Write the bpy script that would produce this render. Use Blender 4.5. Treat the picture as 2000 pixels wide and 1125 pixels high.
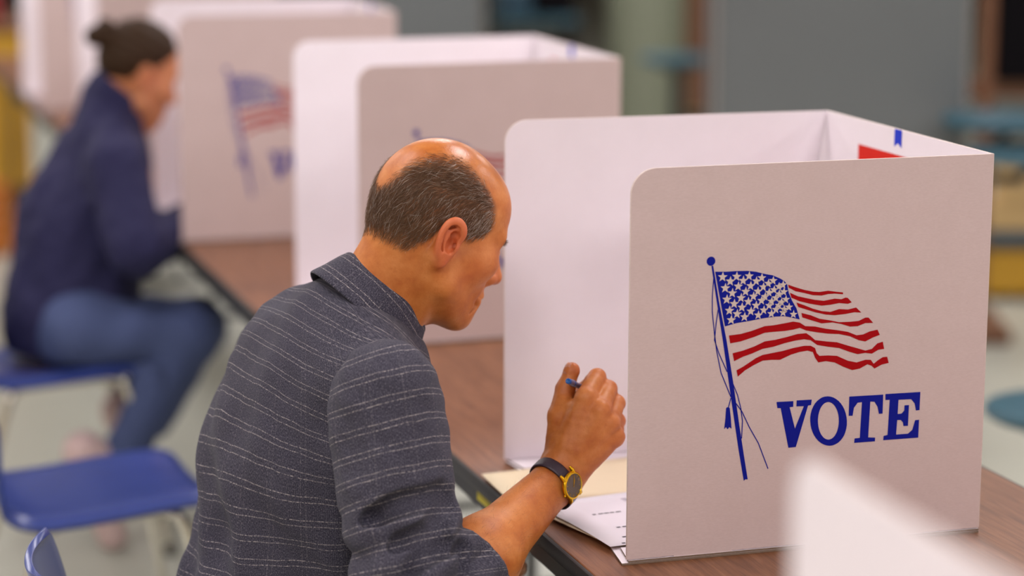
import bpy, bmesh, math, random, json
import numpy as np
from mathutils import Vector, Matrix
from mathutils.geometry import tessellate_polygon

scene = bpy.context.scene
COL = scene.collection
for o in list(bpy.data.objects):
    bpy.data.objects.remove(o, do_unlink=True)

# ------------------------------------------------------------------ camera
CAM_POS = Vector((-1.0695, -2.8180, 1.6924))
YAW, PITCH, ROLL = (math.radians(v) for v in (17.8825, 10.9396, 0.1593))
FOCAL_PX = 4671.3
cam_data = bpy.data.cameras.new('camera')
cam = bpy.data.objects.new('camera', cam_data)
COL.objects.link(cam)
fwd = Vector((math.sin(YAW) * math.cos(PITCH), math.cos(YAW) * math.cos(PITCH), -math.sin(PITCH)))
rgt = Vector((math.cos(YAW), -math.sin(YAW), 0))
upv = rgt.cross(fwd)
r2 = rgt * math.cos(ROLL) + upv * math.sin(ROLL)
u2 = -rgt * math.sin(ROLL) + upv * math.cos(ROLL)
cam.matrix_world = Matrix(((r2.x, u2.x, -fwd.x, CAM_POS.x), (r2.y, u2.y, -fwd.y, CAM_POS.y),
                           (r2.z, u2.z, -fwd.z, CAM_POS.z), (0, 0, 0, 1)))
cam_data.sensor_width = 36.0
cam_data.lens = FOCAL_PX / 2000 * 36.0
cam_data.clip_start = 0.05
cam_data.clip_end = 100
cam_data.dof.use_dof = True
cam_data.dof.focus_distance = 3.17
cam_data.dof.aperture_fstop = 1.7
cam_data.dof.aperture_blades = 0
scene.camera = cam

# ------------------------------------------------------------------ world, exposure
world = bpy.data.worlds.new('world')
scene.world = world
world.use_nodes = True
world.node_tree.nodes['Background'].inputs[0].default_value = (1.0, 0.95, 0.93, 1)
world.node_tree.nodes['Background'].inputs[1].default_value = 0.05
scene.view_settings.view_transform = 'Standard'
scene.view_settings.look = 'None'
scene.view_settings.exposure = 0.0
scene.view_settings.gamma = 1.0
scene.view_settings.use_curve_mapping = False

scene.cycles.max_bounces = 5
scene.cycles.diffuse_bounces = 3
scene.cycles.glossy_bounces = 2
scene.cycles.transmission_bounces = 4
scene.cycles.caustics_reflective = False
scene.cycles.caustics_refractive = False

# ------------------------------------------------------------------ ceiling lights (troffers, built as things below)
CEIL_Z = 3.05
ROOM = (-5.2, 11.2, -7.0, 21.5)
LIGHT_XY = [(x, y) for y in (-5.0, -2.0, 1.0, 4.0, 7.0, 10.5) for x in (-3.6, -1.2, 1.2, 3.6, 6.4) if not (x > 6 and y > 3)]
LIGHT_W = 27.0
LIGHT_COL = (1.0, 0.95, 0.965)


# ------------------------------------------------------------------ helpers
def srgb(r, g, b):
    def c(v):
        v = v / 255.0
        return v / 12.92 if v <= 0.04045 else ((v + 0.055) / 1.055) ** 2.4
    return (c(r), c(g), c(b), 1.0)


class N:
    """tiny node-graph helper"""
    def __init__(self, name):
        self.m = bpy.data.materials.new(name)
        self.m.use_nodes = True
        self.t = self.m.node_tree
        self.b = self.t.nodes['Principled BSDF']

    def n(self, kind, ins=None, **props):
        nd = self.t.nodes.new(kind)
        for k, v in props.items():
            setattr(nd, k, v)
        for k, v in (ins or {}).items():
            self.set(nd.inputs[k], v)
        return nd

    def set(self, sock, v):
        if isinstance(v, bpy.types.NodeSocket):
            self.t.links.new(v, sock)
        else:
            sock.default_value = v

    def math(self, op, a, b=0.0, c=0.0, clamp=False):
        nd = self.n('ShaderNodeMath', operation=op, use_clamp=clamp)
        self.set(nd.inputs[0], a); self.set(nd.inputs[1], b); self.set(nd.inputs[2], c)
        return nd.outputs[0]

    def mix(self, f, a, b, blend='MIX'):
        nd = self.n('ShaderNodeMix', data_type='RGBA', blend_type=blend)
        self.set(nd.inputs[0], f); self.set(nd.inputs[6], a); self.set(nd.inputs[7], b)
        return nd.outputs[2]

    def ramp(self, f, stops):
        nd = self.n('ShaderNodeValToRGB')
        el = nd.color_ramp.elements
        while len(el) < len(stops):
            el.new(0.5)
        for e, (p, c) in zip(el, stops):
            e.position = p
            e.color = c if len(c) == 4 else (*c, 1)
        self.set(nd.inputs[0], f)
        return nd.outputs[0]

    def noise(self, vec, scale, detail=3.0, rough=0.5, dist=0.0):
        nd = self.n('ShaderNodeTexNoise', {'Scale': scale, 'Detail': detail, 'Roughness': rough, 'Distortion': dist})
        if vec is not None:
            self.set(nd.inputs['Vector'], vec)
        return nd.outputs['Fac']

    def coord(self, which='Object'):
        return self.n('ShaderNodeTexCoord').outputs[which]

    def mapv(self, vec, scale=(1, 1, 1), loc=(0, 0, 0), rot=(0, 0, 0)):
        nd = self.n('ShaderNodeMapping', {'Scale': scale, 'Location': loc, 'Rotation': rot})
        self.set(nd.inputs['Vector'], vec)
        return nd.outputs[0]

    def bump(self, h, strength=0.3, dist=0.001):
        nd = self.n('ShaderNodeBump', {'Strength': strength, 'Distance': dist})
        self.set(nd.inputs['Height'], h)
        self.set(self.b.inputs['Normal'], nd.outputs[0])
        return nd.outputs[0]

    def base(self, v):
        self.set(self.b.inputs['Base Color'], v)

    def rough(self, v):
        self.set(self.b.inputs['Roughness'], v)


def mat(name, col, rough=0.5, metal=0.0, var=0.08, scale=30.0, bump=0.0, bscale=200.0, bdist=0.0005, spec=0.5, coat=0.0):
    g = N(name)
    co = g.coord()
    dark = tuple(c * (1 - var) for c in col[:3]) + (1,)
    lite = tuple(min(1, c * (1 + var)) for c in col[:3]) + (1,)
    g.base(g.mix(g.noise(co, scale), dark, lite))
    g.rough(rough)
    g.b.inputs['Metallic'].default_value = metal
    g.b.inputs['Specular IOR Level'].default_value = spec
    g.b.inputs['Coat Weight'].default_value = coat
    if bump:
        g.bump(g.noise(co, bscale, 2), bump, bdist)
    return g.m


def link(o, parent=None):
    COL.objects.link(o)
    if parent is not None:
        o.parent = parent
    return o


def tag(o, label=None, cat=None, group=None, kind=None):
    if label: o['label'] = label
    if cat: o['category'] = cat
    if group: o['group'] = group
    if kind: o['kind'] = kind
    return o


def empty(name, loc=(0, 0, 0), rz=0.0, label=None, cat=None, group=None):
    o = bpy.data.objects.new(name, None)
    o.empty_display_size = 0.1
    link(o)
    o.location = loc
    o.rotation_euler = (0, 0, rz)
    return tag(o, label, cat, group)


def obj(name, verts, faces, m=None, parent=None, smooth=False, mats=None, midx=None):
    me = bpy.data.meshes.new(name)
    me.from_pydata([tuple(v) for v in verts], [], [tuple(f) for f in faces])
    for mm in (mats or ([m] if m else [])):
        me.materials.append(mm)
    if midx is not None:
        me.polygons.foreach_set('material_index', midx)
    if smooth:
        me.polygons.foreach_set('use_smooth', [True] * len(me.polygons))
    me.update()
    return link(bpy.data.objects.new(name, me), parent)


class MB:
    """collects shapes into one mesh"""
    def __init__(self):
        self.v, self.f = [], []

    def add(self, v, f):
        k = len(self.v)
        self.v += [tuple(p) for p in v]
        self.f += [tuple(i + k for i in q) for q in f]
        return self

    def box(self, lo, hi, M=None):
        (x0, y0, z0), (x1, y1, z1) = lo, hi
        v = [Vector(p) for p in ((x0, y0, z0), (x1, y0, z0), (x1, y1, z0), (x0, y1, z0), (x0, y0, z1), (x1, y0, z1), (x1, y1, z1), (x0, y1, z1))]
        if M is not None:
            v = [M @ p for p in v]
        return self.add(v, [(0, 3, 2, 1), (4, 5, 6, 7), (0, 1, 5, 4), (1, 2, 6, 5), (2, 3, 7, 6), (3, 0, 4, 7)])

    def bbox(self, lo, hi, r=0.005, seg=2, M=None):
        """bevelled box"""
        bm = bmesh.new()
        bmesh.ops.create_cube(bm, size=1)
        for v in bm.verts:
            v.co = Vector([lo[i] + (v.co[i] + 0.5) * (hi[i] - lo[i]) for i in range(3)])
        bmesh.ops.bevel(bm, geom=bm.edges[:], offset=r, segments=seg, affect='EDGES', profile=0.5)
        if M is not None:
            bm.transform(M)
        bm.verts.index_update()
        self.add([v.co.copy() for v in bm.verts], [[v.index for v in f.verts] for f in bm.faces])
        bm.free()
        return self

    def tube(self, pts, r, n=10, cap=True, flat=1.0):
        pts = [Vector(p) for p in pts]
        rr = r if isinstance(r, (list, tuple)) else [r] * len(pts)
        k = len(self.v)
        ref = None
        for i, p in enumerate(pts):
            d = (pts[min(i + 1, len(pts) - 1)] - pts[max(i - 1, 0)]).normalized()
            if ref is None:
                ref = Vector((0, 0, 1)) if abs(d.z) < 0.9 else Vector((1, 0, 0))
            a = (ref - d * ref.dot(d)).normalized()
            ref = a
            b = d.cross(a)
            for j in range(n):
                t = 2 * math.pi * j / n
                self.v.append(tuple(p + (a * math.cos(t) + b * math.sin(t) * flat) * rr[i]))
        for i in range(len(pts) - 1):
            for j in range(n):
                self.f.append((k + i * n + j, k + i * n + (j + 1) % n, k + (i + 1) * n + (j + 1) % n, k + (i + 1) * n + j))
        if cap:
            self.f.append(tuple(k + j for j in range(n))[::-1])
            self.f.append(tuple(k + (len(pts) - 1) * n + j for j in range(n)))
        return self

    def lathe(self, prof, n=24, M=None, cap=True):
        """prof: (r, z) list, axis z"""
        k = len(self.v)
        for r, z in prof:
            for j in range(n):
                t = 2 * math.pi * j / n
                p = Vector((r * math.cos(t), r * math.sin(t), z))
                self.v.append(tuple(M @ p if M is not None else p))
        for i in range(len(prof) - 1):
            for j in range(n):
                self.f.append((k + i * n + j, k + i * n + (j + 1) % n, k + (i + 1) * n + (j + 1) % n, k + (i + 1) * n + j))
        if cap:
            self.f.append(tuple(k + j for j in range(n))[::-1])
            self.f.append(tuple(k + (len(prof) - 1) * n + j for j in range(n)))
        return self

    def build(self, name, m, parent=None, smooth=False, sharp=None):
        o = obj(name, self.v, self.f, m, parent, smooth)
        if smooth and sharp:
            o.data.set_sharp_from_angle(angle=math.radians(sharp))
        return o


def copy_tree(o, parent=None):
    c = o.copy()
    COL.objects.link(c)
    c.parent = parent
    for ch in o.children:
        copy_tree(ch, c)
    return c


def arc(cx, cy, r, a0, a1, n):
    return [(cx + r * math.cos(a0 + (a1 - a0) * i / n), cy + r * math.sin(a0 + (a1 - a0) * i / n)) for i in range(n + 1)]


def prism(outline, th, to3, holes=None):
    """closed 2D outline extruded by th; to3(u, v, w) -> 3D. returns verts, faces (front, back, rim)"""
    bm = bmesh.new()
    fv = [bm.verts.new(to3(u, v, 0.0)) for u, v in outline]
    bv = [bm.verts.new(to3(u, v, th)) for u, v in outline]
    n = len(outline)
    bm.faces.new(fv)
    bm.faces.new(bv[::-1])
    for i in range(n):
        bm.faces.new((fv[(i + 1) % n], fv[i], bv[i], bv[(i + 1) % n]))
    return bm


def bm_obj(name, bm, mats, parent=None, smooth=False):
    me = bpy.data.meshes.new(name)
    bm.to_mesh(me)
    bm.free()
    for m in (mats if isinstance(mats, (list, tuple)) else [mats]):
        me.materials.append(m)
    if smooth:
        me.polygons.foreach_set('use_smooth', [True] * len(me.polygons))
    return link(bpy.data.objects.new(name, me), parent)


# ------------------------------------------------------------------ materials of the setting
g = N('floor_vinyl')
co = g.coord()
g.base(g.mix(g.noise(co, 60, 5, 0.7), srgb(176, 177, 164), srgb(196, 196, 184)))
g.rough(g.math('ADD', g.math('MULTIPLY', g.noise(co, 4, 3), 0.2), 0.22))
M_FLOOR = g.m
M_FLOOR2 = mat('floor_vinyl_joint', srgb(120, 126, 112), 0.5)
M_WALL = mat('wall_paint', srgb(196, 186, 166), 0.75, var=0.03, scale=3, bump=0.1)
M_CEIL = mat('ceiling_tile', srgb(205, 200, 194), 0.9, var=0.04, scale=80, bump=0.3, bscale=300)
M_BASE = mat('baseboard_rubber', srgb(60, 56, 54), 0.5)

x0, x1, y0, y1 = ROOM
# floor of 60 cm vinyl tiles: the slab is the joint, a thin tile layer lies on it
fl = MB().box((x0, y0, -0.12), (x1, y1, -0.002)).build('floor', M_FLOOR2)
tag(fl, kind='structure')
tile_bm = MB().bbox((0.0008, 0.0008, -0.003), (0.6092, 0.6092, 0.0), 0.0012, 1)
me_tile = None
for iy in range(int((y1 - y0) / 0.61)):
    for ix in range(int((x1 - x0) / 0.61)):
        tx, ty = x0 + ix * 0.61, y0 + iy * 0.61
        # tiles in the part of the floor the photograph looks at
        d = Vector((tx + 0.3, ty + 0.3, 0)) - CAM_POS
        zf = d.dot(fwd)
        if zf < 2.0 or zf > 8.2:
            continue
        if abs(d.dot(r2)) / zf > 0.235 or d.dot(u2) / zf > 0.135 or d.dot(u2) / zf < -0.135:
            continue
        if me_tile is None:
            t0 = tile_bm.build('floor_tile', M_FLOOR, fl)
            me_tile = t0.data
            t0.location = (tx, ty, 0)
        else:
            t = bpy.data.objects.new('floor_tile', me_tile)
            link(t, fl)
            t.location = (tx, ty, 0)
# the rest of the floor carries the same vinyl as one sheet a hair lower
rest = obj('floor_sheet', [(x0, y0, -0.0015), (x1, y0, -0.0015), (x1, y1, -0.0015), (x0, y1, -0.0015)], [(0, 1, 2, 3)], M_FLOOR, fl)
for nm, lo, hi in (('wall_left', (x0 - .15, y0, 0), (x0, y1, CEIL_Z)), ('wall_right', (x1, y0, 0), (x1 + .15, y1, CEIL_Z)),
                   ('wall_back', (x0 - .15, y1, 0), (x1 + .15, y1 + .15, CEIL_Z)), ('wall_front', (x0 - .15, y0 - .15, 0), (x1 + .15, y0, CEIL_Z))):
    tag(MB().box(lo, hi).build(nm, M_WALL), kind='structure')
for nm, lo, hi in (('baseboard_left', (x0, y0, 0), (x0 + .012, y1, .1)), ('baseboard_right', (x1 - .012, y0, 0), (x1, y1, .1)),
                   ('baseboard_back', (x0 + .012, y1 - .012, 0), (x1 - .012, y1, .1))):
    tag(MB().box(lo, hi).build(nm, M_BASE), kind='structure')
tag(MB().box((x0 - .15, y0 - .15, CEIL_Z + .02), (x1 + .15, y1 + .15, CEIL_Z + .12)).build('ceiling', M_CEIL), kind='structure')

# ceiling light fixtures: a white tray with a lit diffuser, each lit by its own area lamp
M_TRAY = mat('fixture_white', srgb(225, 225, 222), 0.5)
g = N('fixture_diffuser')
g.base(srgb(240, 238, 230))
g.b.inputs['Emission Color'].default_value = (*LIGHT_COL, 1)
g.b.inputs['Emission Strength'].default_value = 3.0
M_DIFF = g.m
tray = MB()
for lo, hi in (((-.62, -.32, -.03), (-.60, .32, .02)), ((.60, -.32, -.03), (.62, .32, .02)), ((-.60, -.32, -.03), (.60, -.30, .02)), ((-.60, .30, -.03), (.60, .32, .02))):
    tray.box(lo, hi)
lamp_data = bpy.data.lights.new('fixture_lamp', 'AREA')
lamp_data.shape = 'RECTANGLE'
lamp_data.size, lamp_data.size_y = 0.58, 1.16
lamp_data.energy = LIGHT_W
lamp_data.color = LIGHT_COL
proto = None
for i, (lx, ly) in enumerate(LIGHT_XY):
    if proto is None:
        o = proto = empty('ceiling_light', (0, 0, 0), 0, 'recessed white fluorescent ceiling light panel above the hall', 'ceiling light', 'ceiling light panels')
        tray.build('frame', M_TRAY, o)
        MB().box((-.60, -.30, -.012), (.60, .30, -.004)).build('diffuser', M_DIFF, o)
        lo_ = bpy.data.objects.new('lamp', lamp_data)
        link(lo_, o)
        lo_.location = (0, 0, -.034)
        lo_.rotation_euler = (0, 0, math.pi / 2)
    else:
        o = copy_tree(proto)
    o.location = (lx, ly, CEIL_Z)
    o.rotation_euler = (0, 0, math.pi / 2)


# ------------------------------------------------------------------ tables
PRINT = json.loads('{"canton":[[1024,3383],[1150,3376],[1284,3377],[1419,3372],[1527,3356],[1636,3325],[1731,3305],[1828,3262],[1883,3228],[1917,3188],[1941,3084],[1985,2992],[2042,2899],[2087,2767],[2004,2790],[1894,2817],[1784,2818],[1621,2807],[1459,2786],[1297,2770],[1158,2740]],"pole":[[977,3454],[999,3453],[1076,3043],[1180,2578],[1272,2084],[1366,1533],[1428,1189],[1481,904],[1453,909],[1432,890],[1358,1273],[1280,1721],[1218,2087],[1134,2581],[1035,3122]],"s1":[[1930,3184],[2021,3149],[2132,3112],[2242,3085],[2325,3076],[2435,3085],[2546,3066],[2624,3054],[2625,3033],[2519,3047],[2436,3046],[2354,3033],[2244,3044],[2133,3076],[2023,3103],[1940,3148]],"s2":[[1955,3088],[2052,3042],[2162,3013],[2273,2986],[2384,2969],[2521,2987],[2605,2975],[2659,2992],[2687,2986],[2739,2931],[2690,2916],[2578,2932],[2468,2918],[2358,2914],[2219,2943],[2081,2981],[1976,3028]],"s3":[[2040,2968],[2137,2932],[2248,2884],[2360,2849],[2471,2833],[2580,2860],[2692,2848],[2797,2866],[2866,2802],[2776,2812],[2666,2798],[2527,2791],[2416,2805],[2277,2841],[2166,2879],[2063,2915]],"s4":[[2107,2841],[2223,2808],[2335,2760],[2474,2732],[2585,2704],[2724,2701],[2836,2705],[2918,2739],[2960,2737],[3021,2671],[2920,2674],[2824,2643],[2726,2644],[2614,2682],[2502,2707],[2364,2704],[2225,2751],[2119,2789]],"s5":[[1209,2630],[1354,2639],[1489,2667],[1651,2713],[1760,2717],[1896,2732],[2005,2746],[2088,2729],[2158,2683],[2282,2671],[2421,2636],[2560,2612],[2700,2583],[2813,2535],[2897,2540],[2980,2571],[3080,2586],[3111,2522],[3024,2496],[2928,2455],[2843,2475],[2730,2529],[2590,2564],[2451,2577],[2312,2601],[2173,2631],[2090,2667],[2008,2651],[1898,2642],[1762,2640],[1653,2636],[1518,2593],[1356,2552],[1227,2537]],"s6":[[1259,2419],[1386,2442],[1521,2480],[1655,2533],[1791,2545],[1928,2568],[2064,2596],[2174,2599],[2230,2560],[2287,2510],[2426,2486],[2565,2467],[2706,2419],[2818,2383],[2932,2345],[3015,2360],[3083,2421],[3153,2438],[3173,2350],[3100,2345],[3017,2303],[2932,2318],[2835,2309],[2736,2341],[2595,2397],[2455,2421],[2316,2451],[2231,2513],[2148,2529],[2039,2520],[1902,2497],[1766,2464],[1630,2447],[1495,2399],[1388,2370],[1280,2325]],"s7":[[1312,2215],[1390,2251],[1471,2298],[1551,2344],[1632,2375],[1741,2389],[1877,2406],[2014,2433],[2151,2451],[2233,2446],[2289,2416],[2313,2352],[2348,2319],[2458,2317],[2570,2305],[2711,2238],[2824,2210],[2935,2235],[3006,2230],[3044,2180],[3090,2214],[3159,2252],[3216,2253],[3238,2178],[3148,2163],[3057,2122],[3022,2156],[2965,2180],[2869,2134],[2771,2122],[2658,2169],[2545,2228],[2433,2251],[2336,2242],[2293,2302],[2263,2371],[2194,2391],[2097,2382],[1988,2357],[1852,2304],[1743,2311],[1634,2308],[1526,2263],[1418,2208],[1330,2139]],"tassel":[[1192,1774],[1202,1786],[1227,1784],[1238,1771],[1254,1645],[1265,1527],[1237,1547],[1216,1523],[1194,1551],[1173,1526],[1186,1650]],"V":[[1821,1805],[2033,1801],[2033,1733],[1988,1731],[2062,1469],[2168,1731],[2074,1735],[2075,1806],[2266,1803],[2259,1738],[2221,1735],[2079,1247],[1985,1246],[1876,1728],[1834,1731]],"T":[[2745,1806],[3181,1800],[3181,1570],[3133,1571],[3113,1657],[3071,1721],[3017,1727],[3004,1294],[3094,1285],[3093,1240],[2825,1241],[2829,1294],[2896,1297],[2910,1727],[2854,1725],[2808,1665],[2794,1571],[2744,1575]],"E":[[3209,1804],[3664,1799],[3661,1579],[3615,1576],[3595,1663],[3547,1719],[3382,1723],[3377,1551],[3428,1553],[3461,1587],[3464,1651],[3521,1649],[3517,1397],[3459,1399],[3449,1445],[3420,1476],[3374,1477],[3366,1302],[3520,1301],[3576,1345],[3608,1460],[3660,1461],[3657,1243],[3201,1245],[3204,1298],[3255,1305],[3268,1731],[3212,1732]],"O_o":[[2723,1513],[2717,1560],[2705,1606],[2688,1651],[2666,1692],[2640,1729],[2610,1762],[2576,1788],[2541,1809],[2505,1822],[2468,1828],[2431,1827],[2396,1819],[2364,1803],[2334,1781],[2308,1753],[2287,1719],[2270,1680],[2259,1638],[2253,1593],[2254,1547],[2260,1500],[2271,1454],[2288,1410],[2310,1368],[2336,1331],[2366,1298],[2399,1271],[2434,1251],[2471,1237],[2508,1230],[2545,1231],[2580,1240],[2613,1255],[2643,1277],[2669,1306],[2691,1340],[2707,1379],[2718,1421],[2724,1466]],"O_i":[[2619,1523],[2617,1559],[2611,1594],[2602,1627],[2590,1658],[2575,1686],[2558,1711],[2540,1730],[2520,1745],[2499,1755],[2478,1759],[2457,1758],[2437,1751],[2418,1739],[2401,1722],[2385,1700],[2373,1674],[2363,1644],[2356,1612],[2352,1578],[2351,1542],[2354,1507],[2360,1472],[2369,1439],[2381,1407],[2395,1379],[2412,1355],[2430,1335],[2450,1320],[2471,1310],[2492,1306],[2513,1307],[2533,1314],[2552,1326],[2570,1343],[2585,1365],[2598,1391],[2608,1421],[2615,1453],[2619,1488]],"ball":[[971,3507]],"cords":[[[1007,3300],[995,3098],[998,2920],[1030,2664],[1062,2457],[1121,2197],[1249,1904]],[[1070,2942],[1049,2790],[1032,2587],[1089,2430],[1196,2205]],[[1258,2085],[1330,1925],[1374,1766],[1399,1609],[1393,1401]],[[1304,1836],[1388,1726],[1489,1524],[1603,1333],[1734,1013]],[[1249,1891],[1219,1777]]],"stars":[[1116,3317],[1288,3313],[1442,3310],[1599,3281],[1741,3241],[1865,3185],[1211,3262],[1370,3261],[1532,3247],[1682,3211],[1814,3168],[1151,3186],[1310,3198],[1463,3195],[1621,3173],[1755,3133],[1878,3103],[1239,3123],[1403,3132],[1554,3126],[1693,3105],[1819,3081],[1173,3053],[1348,3061],[1501,3070],[1645,3060],[1779,3037],[1905,3012],[1265,2997],[1438,3012],[1603,3016],[1728,2999],[1851,2984],[1208,2921],[1361,2950],[1536,2963],[1699,2952],[1819,2947],[1946,2920],[1303,2877],[1473,2898],[1633,2902],[1785,2901],[1886,2897],[1232,2810],[1396,2836],[1566,2847],[1729,2855],[1876,2859],[2005,2831]]}')
TZ = 0.74
SC = 1.14
BW, BD, BH, BT = 0.4504 * SC, 0.4503 * SC, 0.46 * SC, 0.0045

g = N('walnut_laminate')
co = g.coord()
mv = g.mapv(co, (30, 1.6, 30))
w1 = g.noise(mv, 4.0, 6, 0.65, 0.6)
w2 = g.noise(g.mapv(co, (160, 6, 160)), 4.0, 3, 0.6)
c1 = g.ramp(w1, [(0.3, srgb(98, 60, 38)), (0.5, srgb(132, 86, 58)), (0.72, srgb(160, 110, 78))])
g.base(g.mix(g.math('MULTIPLY', w2, 0.35), c1, srgb(84, 50, 32)))
g.rough(g.math('ADD', g.math('MULTIPLY', w2, 0.12), 0.30))
g.bump(w2, 0.05, 0.0003)
M_WALNUT = g.m
g = N('table_edge_black')
co = g.coord()
chip = g.math('GREATER_THAN', g.noise(co, 90, 4, 0.6), 0.72)
g.base(g.mix(chip, srgb(44, 44, 46), srgb(120, 84, 50)))
g.rough(0.5)
g.bump(g.noise(co, 400, 2), 0.3, 0.0006)
M_TEDGE = g.m
M_TFRAME = mat('table_frame_grey', srgb(58, 58, 60), 0.45, metal=0.3)
M_UNDER = mat('table_underside', srgb(96, 78, 58), 0.8)
M_CASTER = mat('black_rubber', srgb(22, 22, 24), 0.55)
M_YELLOW = mat('yellow_sticker', srgb(214, 200, 28), 0.5)


def make_table(length, width=0.752):
    root = empty('folding_table')
    L, W = length / 2, width / 2
    MB().bbox((-W + .004, -L + .004, TZ - .018), (W - .004, L - .004, TZ), 0.002, 2).build('tabletop', M_WALNUT, root)
    e = MB()
    e.bbox((-W - .002, -L, TZ - .0225), (-W + .006, L, TZ - .001), .003, 2).bbox((W - .006, -L, TZ - .0225), (W + .002, L, TZ - .001), .003, 2)
    e.bbox((-W, -L - .002, TZ - .0225), (W, -L + .006, TZ - .001), .003, 2).bbox((-W, L - .006, TZ - .0225), (W, L + .002, TZ - .001), .003, 2)
    e.build('edge_band', M_TEDGE, root, True, 40)
    a = MB()
    for sx in (-1, 1):
        a.box((sx * (W - .03) - .012, -L + .05, TZ - .062), (sx * (W - .03) + .012, L - .05, TZ - .0185))
    for sy in (-1, 1):
        a.box((-W + .042, sy * (L - .07) - .012, TZ - .062), (W - .042, sy * (L - .07) + .012, TZ - .0185))
    a.build('apron', M_TFRAME, root)
    MB().box((-W + .008, -L + .008, TZ - .0184), (W - .008, L - .008, TZ - .0181)).build('underside', M_UNDER, root)
    for sy in (-1, 1):
        yy = sy * (L - .28)
        for sx in (-1, 1):
            MB().tube([(sx * (W - .08), yy, TZ - .04), (sx * (W - .08), yy, .30), (sx * (W - .08), yy, .016)], .0145, 12).build('leg', M_TFRAME, root, True, 50)
            MB().lathe([(.012, 0), (.020, .001), (.020, .016), (.016, .022)], 14, Matrix.Translation((sx * (W - .08), yy, 0))).build('leg_foot', M_CASTER, root, True, 50)
        MB().tube([(-W + .08, yy, .22), (W - .08, yy, .22)], .010, 10).build('crossbar', M_TFRAME, root, True, 50)
        MB().tube([(0, yy, .22), (0, yy - sy * .30, TZ - .045)], .008, 8).build('brace', M_TFRAME, root, True, 50)
    return root


tables = []
for i, (cy, ex, lab) in enumerate(((0.32, -.052, 'long walnut laminate folding table under the sharp cardboard voting booth'),
                                  (2.775, -.108, 'long walnut laminate folding table where the woman in navy is writing'),
                                  (5.23, -.10, 'long walnut laminate folding table farthest back in the row of booths'))):
    t = make_table(2.78) if not tables else copy_tree(tables[0])
    t.location = (ex * SC + .376, cy * SC, 0)
    tag(t, lab, 'table', 'folding tables in the row of voting booths')
    tables.append(t)
t = copy_tree(tables[0])
t.location = (.55, -2.16, 0)
t.rotation_euler = (0, 0, math.pi / 2)
tag(t, 'walnut folding table carrying the blurred white booth nearest the camera', 'table', 'folding tables in the row of voting booths')
# yellow sticker along the black edge under the man's arm
st = MB().bbox((-.0015 - .370, -.005, TZ - .040), (.0 - .370, .130, TZ - .0226), .0002, 1).build('edge_sticker', M_YELLOW, tables[0])
tag(st, 'yellow strip under the black table edge')

# ------------------------------------------------------------------ voting booths
g = N('cardboard_outside')
co = g.coord()
f1 = g.noise(g.mapv(co, (60, 60, 260)), 3.0, 5, 0.6)
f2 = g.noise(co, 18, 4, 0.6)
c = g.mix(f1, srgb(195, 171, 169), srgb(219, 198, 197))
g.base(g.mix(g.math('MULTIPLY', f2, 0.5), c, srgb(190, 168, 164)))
g.rough(0.62)
g.bump(f1, 0.12, 0.0004)
M_CARD_OUT = g.m
g = N('cardboard_inside')
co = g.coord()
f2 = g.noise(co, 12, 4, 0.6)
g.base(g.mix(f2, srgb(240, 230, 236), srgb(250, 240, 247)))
g.rough(0.55)
g.bump(g.noise(g.mapv(co, (5, 5, 500)), 1.0, 2), 0.04, 0.0003)
M_CARD_IN = g.m
M_CARD_EDGE = mat('cardboard_edge', srgb(214, 196, 190), 0.8, var=0.2, scale=300)
M_CARD_KRAFT = mat('cardboard_cut', srgb(120, 100, 84), 0.85, var=0.25, scale=400)
M_BLUE = mat('print_blue', srgb(14, 24, 138), 0.6, var=0.05, spec=0.12)
M_RED = mat('print_red', srgb(162, 4, 14), 0.6, var=0.05, spec=0.12)
M_STAR = mat('print_gap', srgb(206, 188, 180), 0.6, var=0.05)
M_RIBBON = mat('ribbon_blue', srgb(36, 60, 205), 0.6, var=0.04, spec=0.15)
M_LABELRED = mat('label_red', srgb(216, 34, 16), 0.6, var=0.04, spec=0.15)
M_WHITEINK = mat('label_white', srgb(240, 225, 220), 0.6)


def panel(name, p_fixed, p_free, parent, out_side, notch=False, rounded=True, plain=False):
    """upright sheet from p_fixed (fold) to p_free (free edge) on the table. out_side +1/-1: which face is the printed outside."""
    a, b = Vector((*p_free, TZ)), Vector((*p_fixed, TZ))
    d = (b - a); L = d.length; d.normalize()
    nrm = Vector((-d.y, d.x, 0))          # left of free->fixed direction
    r = .034
    base = .0072
    pts = [(0, base)]
    if notch:
        pts += [(.066, base), (.066, .0005), (.148, .0005), (.148, base)]
    pts += [(L, base), (L, BH)]
    if rounded:
        pts += arc(r, BH - r, r, math.pi / 2, math.pi, 10)
    else:
        pts += [(0, BH)]
    bm = prism(pts, BT, lambda u, v, w: a + d * u + Vector((0, 0, v)) + nrm * (w - BT / 2))
    bmesh.ops.recalc_face_normals(bm, faces=bm.faces)
    bm.faces.ensure_lookup_table()
    for f in bm.faces:
        k = f.normal.dot(nrm) * out_side
        f.material_index = 0 if k > .7 else (1 if k < -.7 else 2)
    bmesh.ops.triangulate(bm, faces=[f for f in bm.faces if len(f.verts) > 4])
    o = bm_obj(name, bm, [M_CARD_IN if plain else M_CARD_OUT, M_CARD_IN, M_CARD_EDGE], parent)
    return o, a, d, nrm, L


def flat_print(name, polys, a, d, nrm, off, m, parent, mirror_len=None):
    bm = bmesh.new()
    for p in polys:
        vs = [bm.verts.new(a + d * u + Vector((0, 0, v)) + nrm * off) for u, v in p]
        for tri in tessellate_polygon([[Vector((u, v, 0)) for u, v in p]]):
            try:
                bm.faces.new([vs[i] for i in tri])
            except ValueError:
                pass
    bm.normal_update()
    for f in bm.faces:
        if f.normal.dot(nrm) * off < 0:
            f.normal_flip()
    return bm_obj(name, bm, m, parent)


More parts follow.
